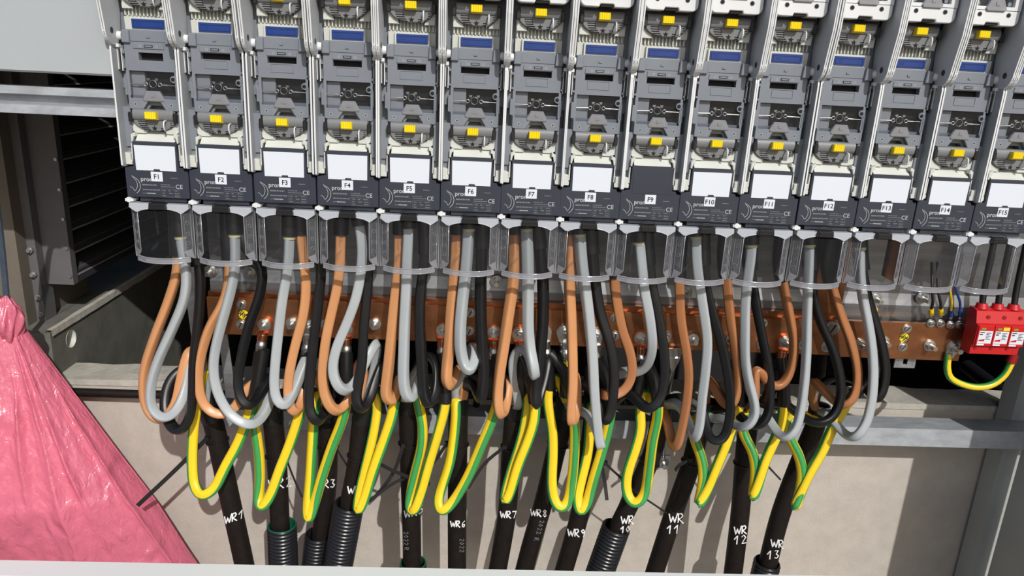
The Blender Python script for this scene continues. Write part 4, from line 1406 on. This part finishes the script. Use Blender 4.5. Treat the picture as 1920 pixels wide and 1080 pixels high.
# ------------------------------------------------------------------ lugs on the PEN bar
LUGS = [((497, 607), (484, 690), 'cu', 'between the F2 black and F3 grey wires'), ((581, 612), (574, 668), 'sn', 'between the F3 brown and black wires'),
        ((650, 615), (650, 690), 'cu', 'behind the F4 grey wire'), ((831, 618), (827, 680), 'cu', 'beside the F6 brown wire'),
        ((926, 621), (923, 690), 'cu', 'between the F6 black and F7 brown wires'), ((973, 624), (977, 682), 'cu', 'beside the F7 grey wire'),
        ((1020, 622), (1028, 690), 'sn', 'behind the F7 black wire'), ((1057, 622), (1060, 690), 'sn', 'with yellow band beside the F8 brown wire'), ((1116, 628), (1120, 700), 'sn', 'behind the F8 grey wire'),
        ((1201, 632), (1199, 705), 'cu', 'between the F9 brown and grey wires'), ((1470, 640), (1454, 710), 'cu', 'beside the F12 brown wire')]
for (ax, ay), (bx_, by_), kind, where in LUGS:
    a3, b3 = at(ax, ay, BAR_Y), at(bx_, by_, 0.094)
    root = empty('cable_lug', a3)
    d = (b3 - a3).normalized()
    side = Vector((-d.z, 0, d.x)).normalized()
    m0 = 'copper' if kind == 'cu' else 'metal'

    def lput(b, nm, mt):
        o = b.build(nm, mt, root)
        o.location = -a3
        return o
    b = MB()
    w = 0.0142
    n = 16
    pl = []
    for i in range(n + 1):
        t = math.pi * i / n
        q = a3 + side * (w * math.cos(t)) - d * (w * math.sin(t))
        pl.append(q)
    neck = a3 + d * 0.022
    pl += [neck - side * 0.0085, neck + side * 0.0085]
    b.prism([(p.x, p.z) for p in pl], BAR_Y - 0.0045, BAR_Y - 0.0003)
    lput(b, 'palm', m0)
    b = MB()
    q0 = a3 + d * 0.018 + Vector((0, -0.003, 0))
    seg = [(0.0, 0.0088), (0.010, 0.0095), (0.0105, 0.0088), (0.017, 0.0088), (0.0175, 0.0098), (0.028, 0.0098), (0.0285, 0.0092), (0.038, 0.0092)]
    pts = [q0 + d * s for s, r in seg]
    b.tube(pts, 1.0, n=20, scale=[r for s, r in seg])
    lput(b, 'barrel', 'metal')
    if kind == 'cu':
        b = MB()
        b.tube([q0 + d * 0.001, q0 + d * 0.012], 0.0099, n=18)
        b.tube([q0 + d * -0.004, q0 + d * 0.0], 0.0096, n=18)
        lput(b, 'collar', 'copper')
    b = MB()
    e0 = q0 + d * 0.036
    b.tube(spline([e0, e0 + d * 0.02, e0 + d * 0.05 + Vector((0, 0.01, 0)), e0 + d * 0.075 + Vector((0, 0.028, -0.008))]), 0.0112, n=18)
    if ax == 1057:
        b.tube([e0, e0 + d * 0.02], 0.0117, n=18, m=1)
    lput(b, 'heat_shrink', ['shrink', 'core_yellow'])
    b = MB()
    hexbolt(b, a3.x, BAR_Y - 0.0045, a3.z, 0.0076, 0.0118, 0.010)
    lput(b, 'bolt', 'metal')
    tag(root, ('copper' if kind == 'cu' else 'tinned') + ' cable lug bolted to the copper busbar ' + where, 'cable lug', 'cable lugs on the busbar')

# short green and yellow lug on the back plate bolt
p = at(1641, 566, 0.116)
b = MB()
root = empty('earth_lug', p)
b.prism([(p.x - 0.008, p.z + 0.01), (p.x + 0.008, p.z + 0.01), (p.x + 0.008, p.z - 0.006), (p.x + 0.005, p.z - 0.016), (p.x - 0.005, p.z - 0.016), (p.x - 0.008, p.z - 0.006)], 0.1185, 0.1212)
b.build('palm', 'metal', root).location = -p
b = MB()
b.tube([(p.x, 0.117, p.z - 0.012), (p.x, 0.116, p.z - 0.024)], 0.0078, n=16, m=[1 if 4 < i < 12 else 0 for i in range(16)])
b.build('band', ['core_yellow', 'core_green'], root).location = -p
tag(root, 'short earth lug with a green and yellow band hanging above the busbar', 'cable lug')

# four small wires with ring lugs at the end of the bar
for k, (tx, ty, lx, ly, wc, fc, what) in enumerate([(1748, 545, 1746, 607, 'core_black', 'core_yellow', 'first thin black control wire with yellow ferrule'), (1759, 545, 1764, 607, 'core_black', 'core_yellow', 'second thin black control wire with yellow ferrule, beside the yellow one'),
                                              (1782, 545, 1783, 610, 'core_yellow', 'wire_blue', 'thin yellow control wire with blue ferrule'), (1792, 540, 1800, 610, 'wire_blue', 'wire_blue', 'thin blue control wire next to the red arrester')]):
    e = at(lx, ly, BAR_Y - 0.004)
    root = empty('control_wire', e)
    s = at(tx, ty, 0.09)
    fy = at(lx, ly - 27, BAR_Y - 0.008)
    m_ = at((tx + lx) / 2 + (2 if k != 3 else 4), (ty + ly) / 2 - 8, 0.086)
    b = MB()
    b.tube(spline([s + Vector((0, 0.02, 0.05)), s, m_, fy]), 0.0026 if k < 2 else 0.0023, n=10)
    b.build('wire', wc, root).location = -e
    b = MB()
    dd = (e - fy).normalized()
    b.tube([fy - dd * 0.001, fy + dd * 0.012], 0.0045 if k < 2 else 0.0036, n=12)
    b.build('ferrule', fc, root).location = -e
    b = MB()
    b.tube([fy + dd * 0.011, fy + dd * 0.017], 0.003, n=10)
    b.cyl((e.x, BAR_Y, e.z), (0, -1, 0), 0.0078, 0.0025, 0, n=20)
    b.build('ring_lug', 'metal', root).location = -e
    b = MB()
    slotted(b, e.x, BAR_Y - 0.0025, e.z, 0.0066, 0.2 + 0.5 * k)
    b.build('screw', ['metal', 'ink'], root).location = -e
    tag(root, what + ', screwed to the busbar', 'wire', 'control wires at the busbar end')

# earth cable from the bar to the arrester
e = at(1785, 650, BAR_Y)
root = empty('earth_cable', e)
b = MB()
b.prism([(e.x + 0.0135 * math.cos(t * math.pi / 10), e.z + 0.0135 * math.sin(t * math.pi / 10)) for t in range(0, 11)] + [(e.x - 0.009, e.z - 0.022), (e.x + 0.004, e.z - 0.022)], BAR_Y - 0.0045, BAR_Y - 0.0003)
b.tube([at(1779, 662, 0.092), at(1777, 673, 0.092)], 0.0065, n=14)
b.build('lug', 'metal', root).location = -e
b = MB()
hexbolt(b, e.x, BAR_Y - 0.0045, e.z, 0.0082, 0.0125, 0.014)
b.build('bolt', 'metal', root).location = -e
b = MB()
P = spline([at(1778, 664, 0.092), at(1776, 690, 0.09), at(1781, 707, 0.088), (at(1800, 719, 0.085)), at(1832, 726, 0.08), at(1862, 720, 0.08), at(1884, 702, 0.08), at(1897, 678, 0.08)])
n = 16
b.sweep(P, [(0.0066 * math.cos(2 * math.pi * i / n), 0.0066 * math.sin(2 * math.pi * i / n)) for i in range(n)], [1 if (i // 4) % 2 == 0 else 0 for i in range(n)], twist=(0.4, 1.2))
b.build('wire', ['core_yellow', 'core_green'], root).location = -e
tag(root, 'short green and yellow earth cable looping from the busbar to the red arrester', 'cable')

# surge arrester
A0 = at(1834, 590, 0.052)
base = empty('surge_arrester', (A0.x, 0.052, A0.z - 0.06))
MW = 0.0305
SZ = A0.z + 0.012


def aput(b, nm, mt):
    o = b.build(nm, mt, base)
    o.location = -base.location
    return o


z_t, z_b = at(1835, 583, 0.055).z, at(1835, 663, 0.055).z
H = z_t - z_b
b = MB()
b.prism([(0.050, z_b + H * 0.02), (0.050, z_b + H * 0.24), (0.044, z_b + H * 0.24), (0.044, z_b + H * 0.72), (0.050, z_b + H * 0.74), (0.056, z_t), (0.064, z_t + 0.003), (0.078, z_t + 0.003), (0.078, z_b), (0.054, z_b)], A0.x - 0.001, A0.x + 3 * MW, axis='x')
aput(b, 'housing', 'red_plastic')
for k in range(3):
    xa = A0.x + MW * k
    b = MB()
    b.prism([(0.0415, z_b + H * 0.25), (0.0415, z_b + H * 0.70), (0.0435, z_b + H * 0.72), (0.046, z_b + H * 0.72), (0.046, z_b + H * 0.25)], xa + 0.0008, xa + MW - 0.0008, 0, axis='x')
    # printed face of the plug-in module
    y_ = 0.0413

    def q4(x0_, x1_, f0, f1, mtl):
        b.add([(xa + x0_, y_, z_b + H * f0), (xa + x1_, y_, z_b + H * f0), (xa + x1_, y_, z_b + H * f1), (xa + x0_, y_, z_b + H * f1)], [(0, 1, 2, 3)], mtl)
    q4(0.003, 0.0285, 0.305, 0.595, 1)
    q4(0.003, 0.0165, 0.255, 0.295, 1)
    q4(0.006, 0.014, 0.625, 0.665, 3)
    if k == 1:
        q4(0.0165, 0.0285, 0.61, 0.69, 4)
    y_ = 0.0411
    q4(0.0045, 0.013, 0.55, 0.57, 2)
    q4(0.0045, 0.010, 0.50, 0.525, 2)
    for r_ in range(5):
        q4(0.0165, 0.0255 - (r_ % 2) * 0.003, 0.40 + 0.035 * r_, 0.415 + 0.035 * r_, 2)
    b.add([(xa + 0.004, y_, z_b + H * 0.355), (xa + 0.015, y_, z_b + H * 0.355), (xa + 0.0155, y_, z_b + H * 0.41), (xa + 0.005, y_, z_b + H * 0.385)], [(0, 1, 2, 3)], 5)
    aput(b, 'module', ['red_plastic', 'card', 'ink', 'tag_green', 'tag_yellow', 'red_plastic'])
    b = MB()
    b.cyl((xa + 0.021, 0.0535, z_t - H * 0.13), (0.0, -1, 0), 0.0036, 0.002, 1, n=16)
    aput(b, 'screw_hole', ['red_dark', 'red_dark'])
    b = MB()
    b.cyl((xa + 0.008, 0.0505, z_b + H * 0.16), (0.0, -1, 0), 0.0030, 0.002, 1, n=16)
    aput(b, 'screw_hole', ['red_dark', 'red_dark'])
    b = MB()
    b.cyl((xa + 0.013, 0.066, z_t + 0.002), (0, 0.1, 1), 0.0115, 0.010, 0, n=20, r2=0.009)
    aput(b, 'terminal_cup', 'red_plastic')
    b = MB()
    s0 = Vector((xa + 0.013, 0.066, z_t + 0.010))
    b.tube(spline([s0, s0 + Vector((0.0, 0.004, 0.03)), s0 + Vector((0.001, 0.01, 0.12))]), 0.0055, n=12)
    aput(b, 'feed_wire', 'core_black')
g = at(1897, 676, 0.08)
b = MB()
b.tube([g + Vector((-0.001, 0, -0.004)), g + Vector((0.001, 0.0, 0.012))], 0.0088, n=16)
aput(b, 'gland', 'red_dark')
tag(base, 'red three-module surge arrester with white labels at the end of the busbar', 'surge arrester')

# ------------------------------------------------------------------ straps, clamps, ties
b = MB()
p0, p1 = at(1676, 668, 0.118), at(1714, 690, 0.112)
root = empty('slotted_bracket', p0)
plate_ = MB()
cxs, czs = (p0.x + p1.x) / 2, (p0.z + p1.z) / 2 + 0.004
xs = [p0.x, cxs - 0.0045, cxs + 0.0045, p1.x]
zs_ = [p1.z, czs - 0.007, czs + 0.007, p0.z + 0.02]
for i in range(3):
    for k in range(3):
        if (i, k) != (1, 1):
            b.box(xs[i], xs[i + 1], 0.111, 0.115, zs_[k], zs_[k + 1])
b.build('plate', 'zinc', root).location = -p0
tag(root, 'small galvanised bracket with a slot poking out below the busbar', 'bracket')


def strap(name, px, y0, w, label, th=0.003):
    b = MB()
    P = [at(a, c, y0 + d) for a, c, d in px]
    b.sweep(spline(P, 0.02), [(th / 2, -w / 2), (th / 2, w / 2), (-th / 2, w / 2), (-th / 2, -w / 2)], smooth=False)
    return tag(b.build(name, 'zinc'), label, 'bracket')


strap('support_strap', [(356, 500, 0), (362, 560, 0), (372, 640, 0), (384, 740, 0), (392, 800, 0.02)], 0.16, 0.024, 'leaning galvanised support strip beside the F1 black wire')
strap('support_strap', [(415, 600, 0), (421, 650, 0), (428, 700, 0), (432, 745, 0.02)], 0.155, 0.018, 'short galvanised leg below the bar behind the F2 grey wire')
b = MB()
q = at(1263, 668, 0.09)
root = empty('hanger_clip', q)
b.prism([(q.x - 0.014, q.z + 0.016), (q.x + 0.015, q.z + 0.016), (q.x + 0.013, q.z - 0.002), (q.x - 0.015, q.z - 0.002)], 0.088, 0.092)
b.prism([(q.x - 0.013, q.z - 0.002), (q.x + 0.012, q.z - 0.002), (q.x + 0.004, q.z - 0.024), (q.x - 0.002, q.z - 0.03), (q.x - 0.006, q.z - 0.02)], 0.084, 0.092)
b.build('clip', 'metal', root).location = -q
b = MB()
b.tube(spline([at(1262, 690, 0.1), at(1257, 715, 0.12), at(1251, 750, 0.16), at(1247, 800, 0.185), at(1243, 868, 0.19)]), 0.0045, n=12)
b.build('rod', 'metal', root).location = -q
tag(root, 'bright steel hanger clip and rod below the bar behind the F10 brown wire', 'bracket')
q = at(1243, 868, 0.185)
root = empty('clamp_plate', q)
b = MB()
b.prism([(q.x - 0.017, q.z - 0.014), (q.x + 0.014, q.z - 0.014), (q.x + 0.016, q.z + 0.016), (q.x - 0.006, q.z + 0.016), (q.x - 0.010, q.z - 0.002)], 0.186, 0.190, bev=0.0005)
b.box(q.x - 0.018, q.x - 0.006, 0.19, 0.21, q.z - 0.02, q.z - 0.012)
b.build('plate', 'card', root).location = -q
b = MB()
hexbolt(b, q.x, 0.186, q.z, 0.0085, 0.012, 0.010)
b.build('bolt', 'metal', root).location = -q
tag(root, 'small pale clamp plate with a bolt beside the F11 cable', 'clamp')

b = MB()
P = [(-0.42, 0.27), (0.0, 0.268), (0.3, 0.27), (0.7, 0.266), (1.0, 0.27), (1.2, 0.28), (1.3, 0.3)]
zc = [at(160, 737, 0.29).z, at(300, 739, 0.29).z, -0.466, -0.468, -0.472, -0.47, -0.49]
b.tube(spline([(x, y + 0.024, z) for (x, y), z in zip(P, zc)], 0.03), 0.0095, n=14)
tag(b.build('horizontal_cable', 'sheath'), 'black cable lying level along the concrete coping of the plinth wall', 'cable')
# other black cables and a hose end in the dark bay
b = MB()
c0 = at(1893, 748, 0.40)
b.tube([c0, c0 + Vector((0.02, 0.2, 0.0))], 0.02, n=22, cap=False)
b.tube([c0 + Vector((0.02 * math.cos(t * math.pi / 12), 0, 0.02 * math.sin(t * math.pi / 12))) for t in range(24)], 0.0025, n=6, closed=True)
tag(b.build('hose_end', 'corrugated'), 'open round end of a black hose in the dark bay by the post', 'hose')
for k, (ax, ay, bx2, by2, where) in enumerate([(636, 660, 634, 760, 'below the F4 wires'), (722, 640, 716, 750, 'behind the F4 black wire'), (905, 650, 893, 760, 'behind the F6 black wire'), (1049, 650, 1049, 760, 'behind the F8 brown wire'), (1098, 650, 1100, 760, 'behind the F8 grey wire'), (1215, 700, 1206, 770, 'behind the F9 loops'), (1545, 650, 1530, 750, 'behind the F13 brown wire')]):
    b = MB()
    b.tube(spline([at(ax, ay, 0.2), at((ax + bx2) / 2 + 3, (ay + by2) / 2, 0.22), at(bx2, by2, 0.25)]), 0.0075, n=12)
    tag(b.build('drop_cable', 'sheath'), 'thin black cable dropping in the dark ' + where, 'cable', 'thin cables in the dark')

TIES = [(1, 0.10, [(388, 822), (330, 880), (258, 948)], 0.0042, 'with a long straight tail towards the pink bag'), (2, 0.16, [(536, 858), (548, 890), (566, 932)], 0.0018, 'with a thin hanging tail'),
        (3, 0.13, [(628, 836), (640, 856), (654, 878)], 0.0018, 'with a short thin tail'), (4, 0.17, [(690, 858), (740, 884), (806, 908)], 0.0036, 'with its tail poking over the F5 striped loop'),
        (5, 0.10, [(756, 835), (738, 885), (705, 930), (690, 945)], 0.0036, 'with a grey scuffed tail bending down'), (6, 0.12, [(838, 832), (800, 880), (740, 905), (692, 940)], 0.0032, 'with a long grey tail crossing behind'),
        (7, 0.12, [(946, 838), (910, 868), (877, 916)], 0.0032, 'with a tail reaching the F6 cable'), (8, 0.12, [(1086, 832), (1110, 848), (1160, 892), (1172, 902)], 0.0022, 'with a thin tail crossing the F9 cable'),
        (9, 0.16, [(1128, 872), (1134, 905), (1138, 938)], 0.0036, 'with a short tail hanging straight down'), (10, 0.16, [(1135, 868), (1190, 920), (1250, 962)], 0.0018, 'with a thin tail reaching the F11 cable'),
        (11, 0.13, [(1294, 862), (1274, 872), (1266, 882)], 0.0036, 'with its stub end sticking out'), (12, 0.16, [(1436, 870), (1450, 885), (1464, 900)], 0.0020, 'with a thin tail touching the F13 cable')]
for k, dz_, tail, w, what in TIES:
    line = CAB_LINES[k]
    CAB_Y = YK.get(k, 0.135)
    z0_ = at(CB[k]['s'][1][0], tail[0][1], CAB_Y).z
    j = min(range(len(line)), key=lambda i: abs(line[i].z - z0_))
    c = line[j]
    d = (line[min(j + 1, len(line) - 1)] - line[max(j - 1, 0)]).normalized()
    root = empty('cable_tie', c)
    a_ = d.orthogonal().normalized()
    b_ = d.cross(a_)
    b = MB()
    ring = [c + (a_ * math.cos(t * math.pi / 14) + b_ * math.sin(t * math.pi / 14)) * (CAB_R + 0.0008) for t in range(28)]
    b.sweep(ring, [(-0.0009, -0.0022), (0.0009, -0.0022), (0.0009, 0.0022), (-0.0009, 0.0022)], closed=True, smooth=False, up=d)
    b.build('band', 'black_plastic', root).location = -c
    b = MB()
    T = spline([at(tail[0][0], tail[0][1], CAB_Y - 0.024)] + [at(x, y, CAB_Y - 0.028 - 0.01 * q) for q, (x, y) in enumerate(tail[1:])], 0.01)
    b.sweep(T, [(-0.0007, -w), (0.0007, -w), (0.0007, w), (-0.0007, w)], smooth=False)
    b.build('tail', 'black_plastic', root).location = -c
    b = MB()
    h = T[0]
    b.box(h.x - 0.004, h.x + 0.004, h.y - 0.003, h.y + 0.005, h.z - 0.004, h.z + 0.004)
    b.build('head', 'black_plastic', root).location = -c
    tag(root, 'black cable tie round the F%d cable %s' % (k, what), 'cable tie', 'cable ties')

# ------------------------------------------------------------------ pink bag
root = empty('plastic_bag', (-0.34, 0.19, -0.95))
b = MB()
NT, NA = 130, 420
knot = at(18, 605, 0.17)
right = [(0.0, 40), (0.06, 62), (0.15, 94), (0.3, 146), (0.5, 216), (0.7, 288), (0.9, 350), (1.0, 383), (1.2, 468)]
rr_ = random.Random(11)
RIDGES = []
for q in range(26):
    u0 = (q + rr_.random() * 0.8) / 26
    RIDGES.append((u0, rr_.uniform(0.006, 0.016), rr_.uniform(0.5, 1.0) * (1 if q % 3 else 1.6), rr_.uniform(0.0, 0.35), rr_.uniform(0.55, 1.3), rr_.uniform(-0.03, 0.03)))
verts, faces = [], []
for i in range(NT + 1):
    t = 1.15 * i / NT
    py = 605 + 465 * t
    for (ta, xa), (tb, xb) in zip(right, right[1:]):
        if ta <= t <= tb:
            xr = xa + (xb - xa) * (t - ta) / (tb - ta)
            break
    yc = 0.185 + 0.03 * t
    c = at(12, py, yc)
    rx = at(xr, py, yc).x - c.x
    ry = min(0.105, 0.022 + 0.13 * t)
    for a in range(NA):
        th = 2 * math.pi * a / NA
        u = (th / (2 * math.pi)) % 1.0
        h = 0.0
        for u0, w, amp, ts, te, dr in RIDGES:
            if t < ts - 0.1 or t > te + 0.1:
                continue
            env = max(0.0, min(1.0, (t - ts + 0.1) / 0.15)) * max(0.0, min(1.0, (te + 0.1 - t) / 0.25))
            uc = u0 + dr * t + 0.006 * noise.noise((u0 * 30, t * 4, 2.0))
            du = (u - uc + 0.5) % 1.0 - 0.5
            ww = w * (0.6 + 0.8 * t)
            h += amp * env * math.exp(-abs(du) / ww * 1.3) * 0.021 * min(1.0, 0.30 + t * 1.4)
        h += 0.012 * noise.noise((math.cos(th) * 3.0, math.sin(th) * 3.0, 1.7 + t * 0.9)) * min(1, 0.3 + t)
        h += 0.0022 * noise.noise((math.cos(th) * 22, math.sin(th) * 22, t * 26)) * min(1, t * 3)
        edge = abs(math.cos(th)) ** 10
        h *= 1 - 0.8 * edge
        depth = ry * math.sin(th) * (1.2 if math.sin(th) < 0 else 0.45)
        verts.append((c.x + rx * math.cos(th) + h * 0.5 * math.cos(th), c.y + depth + (h if math.sin(th) < 0 else -abs(h) * 0.4) * math.copysign(1, math.sin(th)), c.z))
for i in range(NT):
    for a in range(NA):
        a2 = (a + 1) % NA
        faces.append((i * NA + a, i * NA + a2, (i + 1) * NA + a2, (i + 1) * NA + a))
b.add(verts, faces, 0, True)
b.add(verts[-NA:], [tuple(range(NA))], 0)
b.build('sack', 'bag_pink', root).location = -root.location
b = MB()
verts, faces = [], []
for i in range(31):
    t = i / 30
    py = 636 - 80 * t
    c = at(14 - 6 * t, py, 0.17)
    r0 = 0.021 + 0.010 * math.sin(math.pi * min(1, t * 1.2)) - 0.012 * max(0, t - 0.75) * 4
    for a in range(64):
        th = 2 * math.pi * a / 64
        k = 1 + 0.14 * math.sin(th * 5 + t * 5) + 0.10 * math.sin(th * 11 - t * 7)
        verts.append((c.x + r0 * k * math.cos(th), c.y + r0 * 0.8 * k * math.sin(th), c.z + 0.004 * math.sin(th * 3 + t * 4)))
for i in range(30):
    for a in range(64):
        faces.append((i * 64 + a, i * 64 + (a + 1) % 64, (i + 1) * 64 + (a + 1) % 64, (i + 1) * 64 + a))
b.add(verts, faces, 0, True)
b.add(verts[-64:], [tuple(range(64))], 0)
b.build('knot', 'bag_pink', root).location = -root.location
tag(root, 'big shiny pink plastic bag tied at the top and hanging against the pillar', 'bag')
b = MB()
P = [at(-30, 205, 0.013), at(-22, 260, 0.075), at(-8, 370, 0.13), at(2, 450, 0.16), at(9, 520, 0.17), at(14, 580, 0.17)]
b.sweep(spline(P, 0.02), [(0.002, -0.006), (0.002, 0.006), (-0.002, 0.006), (-0.002, -0.006)], smooth=False)
tag(b.build('hanging_strap', 'strap_blue'), 'dark woven strap holding up the pink bag', 'strap')
